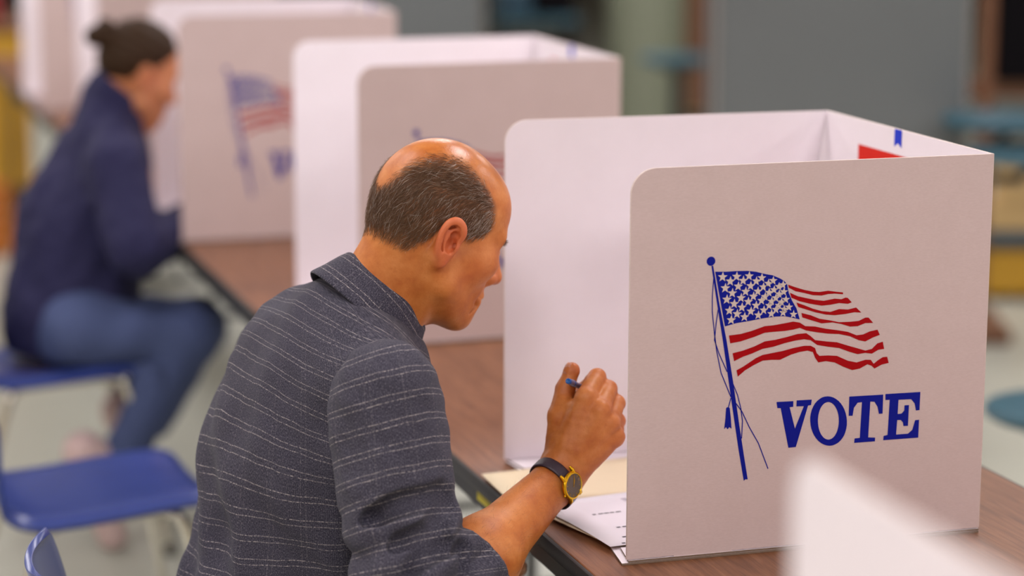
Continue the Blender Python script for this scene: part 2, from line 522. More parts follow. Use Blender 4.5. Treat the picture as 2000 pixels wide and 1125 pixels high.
def sc(l):
    return [(p[0] * SC / 1e4, p[1] * SC / 1e4) for p in l]


def strip(pts, w):
    out, back = [], []
    for i, p in enumerate(pts):
        q0, q1 = pts[max(i - 1, 0)], pts[min(i + 1, len(pts) - 1)]
        dx, dy = q1[0] - q0[0], q1[1] - q0[1]
        l = math.hypot(dx, dy)
        nx, ny = -dy / l * w / 2, dx / l * w / 2
        out.append((p[0] + nx, p[1] + ny)); back.append((p[0] - nx, p[1] - ny))
    return [[out[i], out[i + 1], back[i + 1], back[i]] for i in range(len(pts) - 1)]


def make_booth(name, bx, by, t1, t2, beta, label, group='cardboard voting booths along the tables', art=True, opening=(-1, 0)):
    """bx,by: near back corner; panels run towards -X by default; t1/t2 flare of the near / far panel, beta yaw"""
    root = empty(name, (bx, by, 0), 0, label, 'voting booth', group)
    c, s = math.cos(beta), math.sin(beta)
    bn = Vector((0, 0)); bf = Vector((BD * s, BD * c))
    n = bn - BW * Vector((math.cos(t1 + beta), -math.sin(t1 + beta)))
    fr = bf - BW * Vector((math.cos(t2 + beta), -math.sin(t2 + beta)))
    near, a, d, nrm, L = panel('side_panel', bn, n, root, -1, notch=True, plain=not art)
    panel('side_panel', bf, fr, root, 1, notch=True, plain=not art)
    back, ab, db, nb, Lb = panel('back_panel', bf, bn, root, -1, rounded=False, plain=not art)
    # folded base flaps under the two side panels
    zz = TZ
    for e0, e1, inw in ((n, bn, 1), (fr, bf, -1)):
        dd = (e1 - e0).normalized()
        nn = Vector((-dd.y, dd.x)) * (1 if (bf - bn).dot(Vector((-dd.y, dd.x))) * inw > 0 else -1)
        for k, (st_, wd, z0_, z1_) in enumerate(((-.007 if inw > 0 else .003, .070, .0003, .0030), (.002 if inw > 0 else .006, .055, .0033, .0060))):
            q = [e0 + dd * st_ - nn * .003, e0 + dd * (st_ + .010) + nn * wd, e1 + nn * wd, e1 - nn * .003]
            v = [(p.x, p.y, zz + z0_) for p in q] + [(p.x, p.y, zz + z1_) for p in q]
            obj('base_flap', v, [(0, 1, 2, 3), (7, 6, 5, 4), (0, 4, 5, 1), (1, 5, 6, 2), (2, 6, 7, 3), (3, 7, 4, 0)], None, root,
                mats=[M_CARD_IN, M_CARD_KRAFT], midx=[0, 0, 1, 1, 1, 1])
    # folded corner gussets inside the two back corners
    for cpt, sd, ed in ((bn, (n - bn).normalized(), (bf - bn).normalized()), (bf, (fr - bf).normalized(), (bn - bf).normalized())):
        p = [cpt + sd * .003 + ed * .003, cpt + sd * .045 + ed * .0035, cpt + sd * .0035 + ed * .045]
        v = [(p[0].x, p[0].y, TZ + BH - .01), (p[1].x, p[1].y, TZ + .25), (p[2].x, p[2].y, TZ + .25), (p[1].x, p[1].y, TZ + .01), (p[2].x, p[2].y, TZ + .01)]
        gq = obj('corner_gusset', v, [(0, 1, 2), (1, 3, 4, 2)], M_CARD_IN, root)
        sm = gq.modifiers.new('thick', 'SOLIDIFY'); sm.thickness = .0015; sm.offset = 0
    # blue ribbon mark and red notice inside the back panel
    # ab is the free end passed = bn ; db runs bn -> bf ; inside faces -X
    ins_off = BT / 2 + .0004
    u0 = .259
    rb = [(u0, BH), (u0 + .023, BH), (u0 + .023, BH - .026), (u0 + .0115, BH - .020), (u0, BH - .026)]
    flat_print('blue_tab', [rb], ab, db, nb, ins_off, M_RIBBON, back)
    nt = flat_print('red_notice', [[(.215, BH - .037), (.398, BH - .037), (.398, BH - .170), (.215, BH - .170)]], ab, db, nb, ins_off, M_LABELRED, back)
    rows = []
    for r_ in range(5):
        rows.append([(.235 + (r_ % 3) * .018, BH - .062 - r_ * .02), (.378, BH - .062 - r_ * .02), (.378, BH - .071 - r_ * .02), (.235 + (r_ % 3) * .018, BH - .071 - r_ * .02)])
    flat_print('notice_text', rows, ab, db, nb, ins_off + .0003, M_WHITEINK, back)
    if art:
        off = -BT / 2 - .0004
        P = PRINT
        flat_print('flag_canton', [sc(P['canton'])], a, d, nrm, off, M_BLUE, near)
        for i in range(1, 8):
            flat_print('flag_stripe', [sc(P['s%d' % i])], a, d, nrm, off, M_RED, near)
        st_ = []
        for x, y in sc(P['stars']):
            R = .0071 - max(0, (x - .125)) / .148 * .0016
            st_.append([(x + R * (1 if k % 2 == 0 else .42) * math.sin(k * math.pi / 5 + .06), y + R * (1 if k % 2 == 0 else .42) * math.cos(k * math.pi / 5 + .06)) for k in range(10)])
        flat_print('flag_stars', st_, a, d, nrm, off - .0003, M_STAR, near)
        flat_print('flag_pole', [sc(P['pole'])], a, d, nrm, off, M_BLUE, near)
        bx_, by_ = sc(P['ball'])[0]
        flat_print('pole_ball', [[(bx_ + .0060 * math.cos(t), by_ + .0060 * math.sin(t)) for t in np.linspace(0, 2 * math.pi, 24, endpoint=False)]], a, d, nrm, off, M_BLUE, near)
        cs = []
        for cpts in P['cords']:
            cs += strip(sc(cpts), .00125)
        flat_print('tassel_cord', cs, a, d, nrm, off - .0001, M_BLUE, near)
        flat_print('tassel', [sc(P['tassel'])], a, d, nrm, off, M_BLUE, near)
        oo, oi = sc(P['O_o']), sc(P['O_i'])
        flat_print('letter_v', [sc(P['V'])], a, d, nrm, off, M_BLUE, near)
        flat_print('letter_o', [[oo[i], oo[(i + 1) % 40], oi[(i + 1) % 40], oi[i]] for i in range(40)], a, d, nrm, off, M_BLUE, near)
        flat_print('letter_t', [sc(P['T'])], a, d, nrm, off, M_BLUE, near)
        flat_print('letter_e', [sc(P['E'])], a, d, nrm, off, M_BLUE, near)
    return root


R = math.radians
make_booth('voting_booth', (.4504) * SC, 0 * SC, R(.56), R(2.4), 0, 'sharp white cardboard voting booth with flag and VOTE print beside the man')
make_booth('voting_booth', (.4504 - .0095) * SC, 1.2268 * SC, R(-2.4), R(.4), R(.3), 'blurred white voting booth directly behind the balding man\'s head')
make_booth('voting_booth', (.4504 - .105) * SC, 2.2927 * SC, R(-3.0), R(0), R(2.9), 'blurred white voting booth in front of the woman in navy')
make_booth('voting_booth', (.4504 - .09) * SC, 3.52 * SC, R(0), R(0), R(1), 'out-of-focus white voting booth just beyond the woman\'s head')
make_booth('voting_booth', (.4504 - .10) * SC, 4.66 * SC, R(0), R(0), R(0), 'most distant blurred white voting booth at the upper left')
nb = make_booth('voting_booth', 0.15, -1.60, R(1), R(-1), 0, 'very blurred plain white booth panel in the lower right foreground', art=False)
nb.rotation_euler = (0, 0, math.pi / 2 * -1)
nb.location = (-.390, -1.848, 0)


# ------------------------------------------------------------------ blue plastic school chairs
g = N('chair_blue_plastic')
co = g.coord()
g.base(g.mix(g.noise(co, 14, 4), srgb(40, 54, 116), srgb(54, 70, 138)))
g.rough(0.28)
g.bump(g.noise(co, 700, 2), 0.12, 0.0003)
M_CHAIR = g.m
M_CHROME = mat('chrome_tube', (0.74, 0.70, 0.62, 1), 0.14, metal=1.0, var=0.03)
M_GLIDE = mat('chair_glide', srgb(70, 66, 60), 0.5)


def catmull(pts, n):
    pts = [np.array(p, float) for p in pts]
    P = [2 * pts[0] - pts[1]] + pts + [2 * pts[-1] - pts[-2]]
    out = []
    for i in range(len(pts) - 1):
        p0, p1, p2, p3 = P[i:i + 4]
        for k in range(n):
            t = k / n
            out.append(0.5 * (2 * p1 + (p2 - p0) * t + (2 * p0 - 5 * p1 + 4 * p2 - p3) * t * t + (3 * p1 - p0 - 3 * p2 + p3) * t ** 3))
    out.append(pts[-1])
    return np.array(out)


def make_chair():
    """faces +X, seat centre over the origin"""
    root = empty('school_chair')
    # profile: front lip of the seat -> bend -> top of the back: (x, z, half width)
    prof = catmull([(.212, .418, .150), (.205, .440, .182), (.165, .452, .196), (.05, .446, .203), (-.08, .436, .203), (-.155, .438, .200),
                    (-.196, .462, .196), (-.212, .510, .194), (-.226, .575, .196), (-.242, .645, .196), (-.256, .697, .186), (-.263, .718, .160), (-.266, .728, .118)], 5)
    nu = 17
    v, f = [], []
    for (x, z, w) in prof:
        back = min(1, max(0, (z - .46) / .16))
        for j in range(nu):
            s = -1 + 2 * j / (nu - 1)
            dish = s * s
            v.append((x + back * .030 * dish, s * w, z + (1 - back) * (.014 * dish - .020 * max(0, abs(s) - .86) / .14)))
    m = len(prof)
    for i in range(m - 1):
        for j in range(nu - 1):
            f.append((i * nu + j, i * nu + j + 1, (i + 1) * nu + j + 1, (i + 1) * nu + j))
    sh = obj('seat_shell', v, f, M_CHAIR, root, True)
    so = sh.modifiers.new('thick', 'SOLIDIFY'); so.thickness = .011; so.offset = -1
    bv = sh.modifiers.new('round', 'BEVEL'); bv.width = .004; bv.segments = 2; bv.limit_method = 'ANGLE'; bv.angle_limit = R(50)
    # chrome frame: two bent side tubes with splayed legs
    for sy in (-1, 1):
        MB().tube(catmull([(.215, sy * .215, .012), (.172, sy * .186, .25), (.138, sy * .168, .395), (.118, sy * .160, .418), (.07, sy * .155, .424), (-.07, sy * .155, .420), (-.115, sy * .160, .412), (-.136, sy * .168, .39), (-.180, sy * .186, .25), (-.240, sy * .215, .012)], 5).tolist(), .0108, 10).build('leg_frame', M_CHROME, root, True, 50)
        for xx in (.218, -.243):
            MB().lathe([(.011, 0), (.015, .001), (.015, .018), (.0118, .03)], 12, Matrix.Translation((xx, sy * .217, 0))).build('glide', M_GLIDE, root, True, 50)
    for xx in (.10, -.10):
        MB().tube([(xx, -.16, .418), (xx, 0, .412), (xx, .16, .418)], .009, 8).build('cross_tube', M_CHROME, root, True, 50)
    return root


chair = make_chair()
for i, (x, y, rz, lab) in enumerate(((-.472, .273, R(-4), 'blue plastic chair with chrome legs the balding man sits on'),
                                     (-.475, 1.655, R(5), 'empty blue plastic school chair with chrome legs at the left'),
                                     (-.395, 2.80, R(2), 'blue plastic chair with chrome legs under the woman in navy'))):
    o = chair if i == 0 else copy_tree(chair)
    o.location = (x, y, 0)
    o.rotation_euler = (0, 0, rz)
    tag(o, lab, 'chair', 'blue plastic chairs at the tables')


# ------------------------------------------------------------------ sculpting: signed distance fields meshed with surface nets
A_ = np.array


def nrm_(v):
    v = A_(v, float)
    return v / np.linalg.norm(v)


def smin(a, b, k):
    h = np.maximum(k - np.abs(a - b), 0) / k
    return np.minimum(a, b) - h * h * k * 0.25


def smax(a, b, k):
    return -smin(-a, -b, k)


def ell(P, c, r, B=None):
    q = P - A_(c)
    if B is not None:
        q = q @ A_(B).T          # rows of B are the local axes
    r = A_(r, float)
    k0 = np.sqrt(((q / r) ** 2).sum(-1))
    k1 = np.sqrt(((q / r ** 2) ** 2).sum(-1)) + 1e-9
    return k0 * (k0 - 1.0) / k1


def cap(P, a, b, ra, rb=None, flat=None):
    a, b = A_(a, float), A_(b, float)
    rb = ra if rb is None else rb
    ab = b - a
    t = np.clip(((P - a) @ ab) / (ab @ ab + 1e-12), 0, 1)
    q = P - a - t[:, None] * ab
    if flat is not None:                     # (axis, factor): squash across that axis
        ax, fa = nrm_(flat[0]), flat[1]
        s = q @ ax
        q = q + np.outer(s * (fa - 1.0), ax)
    return np.sqrt((q * q).sum(-1)) - (ra + (rb - ra) * t)


def chain(P, pts, rad, k=0.004):
    d = None
    for i in range(len(pts) - 1):
        e = cap(P, pts[i], pts[i + 1], rad[i], rad[i + 1])
        d = e if d is None else smin(d, e, k)
    return d


def vnoise(P, s, seed=0):
    """cheap smooth pseudo-noise in [-1, 1]"""
    r = np.random.RandomState(seed)
    out = np.zeros(len(P))
    for i in range(5):
        w = r.normal(size=3) * s
        out += np.sin(P @ w + r.uniform(0, 6.28)) * np.cos(P @ (r.normal(size=3) * s) + r.uniform(0, 6.28))
    return out / 2.6


def mesh_sdf(f, lo, hi, h, blk=8, lip=1.2):
    lo, hi = A_(lo, float), A_(hi, float)
    n = np.ceil((hi - lo) / h / blk).astype(int) * blk
    nb = n // blk
    D = np.full(tuple(n), 1.0, np.float32)
    bi = np.stack(np.meshgrid(*[np.arange(k) for k in nb], indexing='ij'), -1).reshape(-1, 3)
    cen = lo + (bi * blk + (blk - 1) / 2) * h
    dc = f(cen)
    rad = h * blk * 0.5 * 1.733 * lip + 0.001
    for b, d in zip(bi[dc < -rad], dc[dc < -rad]):
        D[b[0] * blk:(b[0] + 1) * blk, b[1] * blk:(b[1] + 1) * blk, b[2] * blk:(b[2] + 1) * blk] = -1.0
    act = bi[np.abs(dc) <= rad]
    off = np.stack(np.meshgrid(*[np.arange(blk)] * 3, indexing='ij'), -1).reshape(-1, 3)
    CH = 400
    for s in range(0, len(act), CH):
        a = act[s:s + CH]
        idx = (a[:, None, :] * blk + off[None]).reshape(-1, 3)
        D[idx[:, 0], idx[:, 1], idx[:, 2]] = f((lo + idx * h))
    # naive surface nets
    S = D < 0
    c = [S[:-1, :-1, :-1], S[1:, :-1, :-1], S[:-1, 1:, :-1], S[1:, 1:, :-1], S[:-1, :-1, 1:], S[1:, :-1, 1:], S[:-1, 1:, 1:], S[1:, 1:, 1:]]
    cnt = sum(x.astype(np.int8) for x in c)
    cell = np.argwhere((cnt > 0) & (cnt < 8))
    vid = np.full(cnt.shape, -1, np.int64)
    vid[cell[:, 0], cell[:, 1], cell[:, 2]] = np.arange(len(cell))
    corner = A_([(0, 0, 0), (1, 0, 0), (0, 1, 0), (1, 1, 0), (0, 0, 1), (1, 0, 1), (0, 1, 1), (1, 1, 1)])
    vals = np.stack([D[cell[:, 0] + q[0], cell[:, 1] + q[1], cell[:, 2] + q[2]] for q in corner], 1).astype(float)
    acc = np.zeros((len(cell), 3)); num = np.zeros(len(cell))
    for a, b in ((0, 1), (2, 3), (4, 5), (6, 7), (0, 2), (1, 3), (4, 6), (5, 7), (0, 4), (1, 5), (2, 6), (3, 7)):
        va, vb = vals[:, a], vals[:, b]
        m = (va < 0) != (vb < 0)
        t = np.where(m, va / np.where(m, va - vb, 1), 0)
        acc += np.where(m[:, None], corner[a] + t[:, None] * (corner[b] - corner[a]), 0)
        num += m
    V = lo + (cell + acc / np.maximum(num, 1)[:, None]) * h
    F = []
    for ax in range(3):
        s0 = [slice(None)] * 3; s1 = [slice(None)] * 3
        s0[ax] = slice(0, -1); s1[ax] = slice(1, None)
        a, b = S[tuple(s0)], S[tuple(s1)]
        e = np.argwhere(a != b)
        u, w = (ax + 1) % 3, (ax + 2) % 3
        e = e[(e[:, u] > 0) & (e[:, w] > 0) & (e[:, u] < n[u] - 1) & (e[:, w] < n[w] - 1)]
        flip = a[e[:, 0], e[:, 1], e[:, 2]]
        q = []
        for du, dw in ((-1, -1), (0, -1), (0, 0), (-1, 0)):
            ee = e.copy(); ee[:, u] += du; ee[:, w] += dw
            q.append(vid[ee[:, 0], ee[:, 1], ee[:, 2]])
        q = np.stack(q, 1)
        q[~flip] = q[~flip][:, ::-1]
        F.append(q)
    F = np.concatenate(F)
    F = F[(F >= 0).all(1)]
    return V, F


def relax(V, F, it=2, lam=0.5):
    e = np.concatenate([F[:, [0, 1]], F[:, [1, 2]], F[:, [2, 3]], F[:, [3, 0]]])
    for _ in range(it):
        s = np.zeros_like(V); c = np.zeros(len(V))
        np.add.at(s, e[:, 0], V[e[:, 1]]); np.add.at(c, e[:, 0], 1)
        np.add.at(s, e[:, 1], V[e[:, 0]]); np.add.at(c, e[:, 1], 1)
        V = V + lam * (s / np.maximum(c, 1)[:, None] - V)
    return V


def cut(V, F, keep):
    """keep the faces whose four corners are kept"""
    F = F[keep[F].all(1)]
    used = np.unique(F)
    mp = np.full(len(V), -1); mp[used] = np.arange(len(used))
    return V[used], mp[F]


CP = A_(CAM_POS); CF = A_(fwd); CR = A_(r2); CU = A_(u2)


def pt(x, y, d):
    """a point d metres in front of the photographer, in the direction of photo position (x, y)"""
    return CP + d * (CF + CR * (x - 1000) / FOCAL_PX - CU * (y - 562.5) / FOCAL_PX)


# ------------------------------------------------------------------ the seated man: shapes
H_C = A_([-.184, .268, 1.1495]); H_YAW, H_PIT, H_ROLL = math.radians(11), math.radians(24.5), 0.0
_cy, _sy, _cp, _sp = math.cos(H_YAW), math.sin(H_YAW), math.cos(H_PIT), math.sin(H_PIT)
H_F = A_([_cy * _cp, _sy * _cp, -_sp]); H_L = A_([-_sy, _cy, 0.0]); H_U = np.cross(H_F, H_L)
H_B = np.stack([H_F, H_L, H_U])


def head_w(p):
    return H_C + A_(p) @ H_B


HS = 0.95


def head_sdf(q):
    """q in head space: x forward, y left, z up, origin between the ear canals"""
    q = q / HS
    y = np.abs(q[:, 1])
    m = np.stack([q[:, 0], y, q[:, 2]], 1)
    d = ell(q, (-.011, 0, .048), (.096, .0765, .0845))
    d = smin(d, ell(q, (-.046, 0, .020), (.054, .062, .060)), .03)
    d = smin(d, ell(q, (.045, 0, .044), (.048, .062, .057)), .03)
    d = smin(d, ell(q, (.042, 0, -.038), (.050, .059, .068)), .03)            # mid face
    d = smin(d, cap(m, (.004, .050, -.036), (.014, .050, -.066), .015, .014), .03)   # jaw angle
    d = smin(d, cap(m, (.014, .052, -.070), (.074, .016, -.102), .014, .014), .028)     # jaw line
    d = smin(d, ell(q, (.082, 0, -.100), (.018, .024, .018)), .02)             # chin
    d = smin(d, ell(q, (.035, 0, -.092), (.048, .038, .024)), .03)            # under the chin
    d = smin(d, ell(m, (.058, .045, -.016), (.028, .020, .020)), .035)        # cheekbone
    d = smin(d, cap(m, (.090, .012, .024), (.074, .046, .026), .011, .010), .016)  # brow
    d = smax(d, -ell(m, (.104, .033, .003), (.018, .020, .013)), .014)         # eye socket
    d = smin(d, ell(m, (.078, .032, .003), (.0145, .016, .0125)), .004)        # lidded eye
    d = smin(d, cap(q, (.094, 0, .016), (.116, 0, -.024), .008, .0105), .012)  # nose bridge
    d = smin(d, ell(q, (.116, 0, -.029), (.013, .012, .0105)), .008)
    d = smin(d, ell(m, (.103, .0125, -.033), (.013, .0075, .009)), .007)       # nostril wings
    d = smax(d, -ell(m, (.107, .007, -.041), (.006, .0035, .004)), .003)
    d = smin(d, ell(q, (.083, 0, -.064), (.021, .034, .026)), .022)            # muzzle
    d = smin(d, ell(q, (.0990, 0, -.0605), (.0080, .020, .0055)), .007)        # lips
    d = smin(d, ell(q, (.0970, 0, -.0715), (.0080, .018, .0060)), .007)
    d = smax(d, -ell(q, (.108, 0, -.0660), (.012, .026, .0016)), .003)
    d = smax(d, -cap(m, (.100, .024, -.046), (.088, .034, -.070), .0012), .014)   # fold beside the mouth
    d = smax(d, -cap(m, (.090, .028, -.076), (.080, .030, -.090), .0022), .008)
    return d * HS


EAR_C = A_([-.012, -.0745, -.009])
EAR_X = nrm_([.80, .60 * -1 * -1 * -.75, .10]); EAR_Z = nrm_([-.06, -.12, 1.0])
EAR_X = nrm_(EAR_X - EAR_Z * (EAR_X @ EAR_Z)); EAR_N = np.cross(EAR_X, EAR_Z)    # EAR_N points out (to -y)


def cat3(pts, n):
    pts = [A_(p, float) for p in pts]
    P = [2 * pts[0] - pts[1]] + pts + [2 * pts[-1] - pts[-2]]
    out = []
    for i in range(len(pts) - 1):
        p0, p1, p2, p3 = P[i:i + 4]
        for k in range(n):
            t = k / n
            out.append(0.5 * (2 * p1 + (p2 - p0) * t + (2 * p0 - 5 * p1 + 4 * p2 - p3) * t * t + (3 * p1 - p0 - 3 * p2 + p3) * t ** 3))
    return out + [pts[-1]]


GROOVE = cat3([(.004, .0245, .0145), (-.006, .0255, .0165), (-.0125, .018, .0185), (-.0140, .006, .0185), (-.0125, -.006, .0165), (-.009, -.014, .0135)], 2)
HELIX = cat3([(.010, .006, .002), (.013, .018, .007), (.008, .028, .011), (-.003, .0325, .014), (-.014, .027, .017), (-.0185, .014, .018), (-.0175, .000, .017), (-.0135, -.013, .013), (-.008, -.021, .009)], 3)
ANTI = cat3([(.001, .021, .008), (-.008, .014, .0105), (-.010, .002, .011), (-.007, -.010, .010), (.000, -.015, .009)], 2)


def ear_hole(q, side=-1):
    p = q.copy()
    if side > 0:
        p[:, 1] = -p[:, 1]
    e = np.stack([(p - EAR_C) @ EAR_X, (p - EAR_C) @ EAR_Z, (p - EAR_C) @ EAR_N], 1) / A_([.82, .97, .95])
    a = ell(e, (.001, -.001, .010), (.0085, .0120, .0120))
    return np.minimum(np.minimum(a, cap(e, (.006, -.002, .006), (.010, .0, -.010), .0045, .0035)), ell(e, (.002, .013, .011), (.0080, .0060, .0060)))


def ear_sdf(q, side=-1):
    """right ear; plane axes EAR_X (forward) and EAR_Z (up)"""
    p = q.copy()
    if side > 0:
        p[:, 1] = -p[:, 1]
    r_ = p - EAR_C
    near = (r_ * r_).sum(-1) < .055 ** 2
    out = np.full(len(q), .05)
    if not near.any():
        return out
    p = p[near]
    e = np.stack([(p - EAR_C) @ EAR_X, (p - EAR_C) @ EAR_Z, (p - EAR_C) @ EAR_N], 1) / A_([.82, .97, .95])
    d = chain(e, HELIX, [.0042] * len(HELIX), .006)
    d = smin(d, ell(e, (-.003, -.025, .006), (.0085, .010, .0048)), .006)                 # lobe
    sheet = smax(ell(e, (-.003, .004, .004), (.0185, .031, .0075)), -ell(e, (-.002, .006, .013), (.0145, .025, .0100)), .003)
    d = smin(d, sheet, .004)
    d = smin(d, chain(e, ANTI, [.0033] * len(ANTI), .005), .004)   # antihelix
    d = smin(d, ell(e, (.010, -.002, .006), (.0045, .0070, .0050)), .004)               # tragus
    d = smax(d, -chain(e, GROOVE, [.0021] * len(GROOVE), .003), .0015)
    d = smin(d, ell(e, (.003, -.002, -.006), (.010, .020, .008)), .005)
    out[near] = d
    return out


NECK_B = A_([-.262, .286, 1.053]); NECK_A = nrm_([.70, .06, .71])
B_YAW = math.radians(15)
B_F = A_([math.cos(B_YAW), math.sin(B_YAW), 0]); B_R = A_([math.sin(B_YAW), -math.cos(B_YAW), 0]); B_Z = A_([0, 0, 1.0])
SH_R = A_([-.288, .092, .968]); SH_L = A_([-.345, .445, .945])
EL_R = pt(824, 1206, 3.07); WR_R = pt(1086, 938, 3.262)
EL_L = A_([-.25, .50, .700]); WR_L = A_([-.10, .44, .62])
CUFF_T = 0.36          # sleeve ends this far down the forearm


def hp(x, y, dd):
    return pt(x, y, 3.26 + dd * 1.14)


MCP = [hp(1144, 777, .0), hp(1172, 802, -.004), hp(1190, 828, .000), hp(1200, 854, .008)]
PIP = [hp(1166, 737, .034), hp(1188, 760, .034), hp(1204, 787, .036), hp(1206, 822, .036)]
DIP = [hp(1142, 760, .060), hp(1168, 785, .061), hp(1187, 812, .058), hp(1194, 842, .053)]
TIP = [hp(1126, 772, .046), hp(1150, 803, .043), hp(1170, 829, .040), hp(1183, 853, .036)]
FR = [(.0145, .0122, .0103, .0088), (.0145, .0123, .0104, .0088), (.0136, .0115, .0098, .0086), (.0126, .0104, .0090, .0080)]
TH = [hp(1088, 892, .014), hp(1090, 812, .020), hp(1104, 760, .030), hp(1117, 724, .030)]
TR = [.0160, .0140, .0125, .0102]
ARM_AX = nrm_(WR_R - EL_R)
DORSAL = nrm_(-CF + .45 * CR + .1 * CU); DORSAL = nrm_(DORSAL - ARM_AX * (DORSAL @ ARM_AX))


def hand_sdf(P):
    d = None
    for i in range(4):
        e = cap(P, WR_R + ARM_AX * .004 + (MCP[i] - MCP[1]) * .35, MCP[i], .0165, FR[i][0])
        d = e if d is None else smin(d, e, .012)
    d = smin(d, cap(P, (WR_R + MCP[1]) / 2 - DORSAL * .012, (MCP[1] + MCP[2]) / 2 - DORSAL * .012, .020, .014), .015)
    for i in range(4):
        e = chain(P, [MCP[i], PIP[i], DIP[i], TIP[i]], FR[i], .004)
        d = smin(d, e, .0045)
        d = smin(d, ell(P, MCP[i] + DORSAL * .0035, (.0095, .0095, .0095)), .008)
    e = chain(P, TH, TR, .006)
    e = smin(e, ell(P, TH[3] + nrm_(TH[3] - TH[2]) * .001, (.0098, .0098, .0098)), .006)
    d = smin(d, e, .008)
    d = smin(d, cap(P, TH[0], (TH[1] + MCP[0]) / 2 - DORSAL * .006, .014, .010), .014)      # web of the thumb
    for i in range(4):                                                    # tendons
        a = WR_R + (MCP[i] - WR_R) * .35 + DORSAL * .0135
        d = smin(d, cap(P, a, MCP[i] + DORSAL * .0090, .0030, .0042), .008)
    d = d + .0005 * vnoise(P, 160, 15)
    return d


def forearm_sdf(P):
    side = np.cross(ARM_AX, DORSAL)
    d = cap(P, EL_R, EL_R + (WR_R - EL_R) * .42, .050, .0500)
    d = smin(d, cap(P, EL_R + (WR_R - EL_R) * .38, WR_R, .0485, .0305, flat=(DORSAL, 1.18)), .03)
    return d


def body_sdf(P):
    q = (P - H_C) @ H_B.T
    d = head_sdf(q)
    d = smin(d, ear_sdf(q), .005)
    d = smin(d, ear_sdf(q, 1), .005)
    d = smax(d, -ear_hole(q), .002)
    n0 = head_w((-.032, 0, -.018)); n1 = NECK_B - NECK_A * .03 + A_([.006, 0, 0])
    nk = cap(P, n0, n1, .056, .060)
    nk = smin(nk, cap(P, head_w((-.010, 0, -.050)), NECK_B + A_([.004, .01, -.030]), .045, .048), .03)
    d = smin(d, nk, .028)
    # muscle and throat folds at the side of the neck
    s0 = head_w((-.018, -.060, -.034)); s1 = NECK_B + A_([.036, -.040, -.035])
    d = smin(d, cap(P, s0, s1, .011, .010), .016)
    return d


def torso_sdf(P, grow=0.0):
    lean = math.radians(20)
    c, s = math.cos(lean), math.sin(lean)
    T = np.stack([B_F * c - B_Z * s, B_R, B_Z * c + B_F * s])
    d = ell(P, A_([-.318, .297, .905]), (.108, .172, .150), T)
    d = smin(d, ell(P, A_([-.370, .300, .790]), (.120, .168, .180), np.stack([B_F, B_R, B_Z])), .08)
    d = smin(d, ell(P, A_([-.400, .297, .600]), (.130, .170, .150), np.stack([B_F, B_R, B_Z])), .08)
    d = smin(d, ell(P, A_([-.340, .305, .965]), (.080, .125, .074), T), .07)
    d = smin(d, cap(P, NECK_B - NECK_A * .050 - A_([.012, 0, .0]), SH_R - A_([.004, 0, 0.0]), .054, .050), .05)
    d = smin(d, cap(P, NECK_B - NECK_A * .050 - A_([.012, 0, .0]), SH_L - A_([.012, 0, 0.0]), .054, .050), .05)
    return d - grow


def shirt_sdf(P):
    d = torso_sdf(P, .006)
    # cloth: blade of the shoulder, hollow before the armhole, loose folds running down the back
    u = (P - A_([-.33, .26, 0])) @ B_R
    z = P[:, 2]
    fold = .0062 * np.sin(u * 62 + 5.0 * np.sin(z * 7.5)) * np.clip((1.0 - z) / .25, 0, 1)
    fold += .0050 * vnoise(P, 22, 3) + .0018 * vnoise(P, 55, 4)
    d = d + fold
    return d


_crease = []


def sleeve_creases():
    """deep folds bunched above the elbow of the right sleeve, laid on its surface"""
    if not _crease:
        for line in (((716, 1024), (750, 1000), (788, 983), (843, 972), (880, 958)), ((767, 1074), (806, 1054), (843, 1037), (872, 1006)),
                     ((786, 1117), (832, 1084), (880, 1062)), ((853, 1012), (872, 994), (889, 978)), ((906, 1066), (904, 1095), (908, 1122))):
            pts = []
            for x, y in line:
                t = 2.75
                for _ in range(60):
                    p = pt(x, y, t)[None]
                    s = min(float(cap(p, SH_R + A_([-.008, 0, 0]), EL_R, .064, .077)[0]), float(cap(p, EL_R, EL_R + (WR_R - EL_R) * CUFF_T, .077, .064)[0]))
                    t += s * .9
                    if s < 1e-4:
                        break
                pts.append(pt(x, y, min(t, 3.3)))
            _crease.append(cat3(pts, 3))
    return _crease


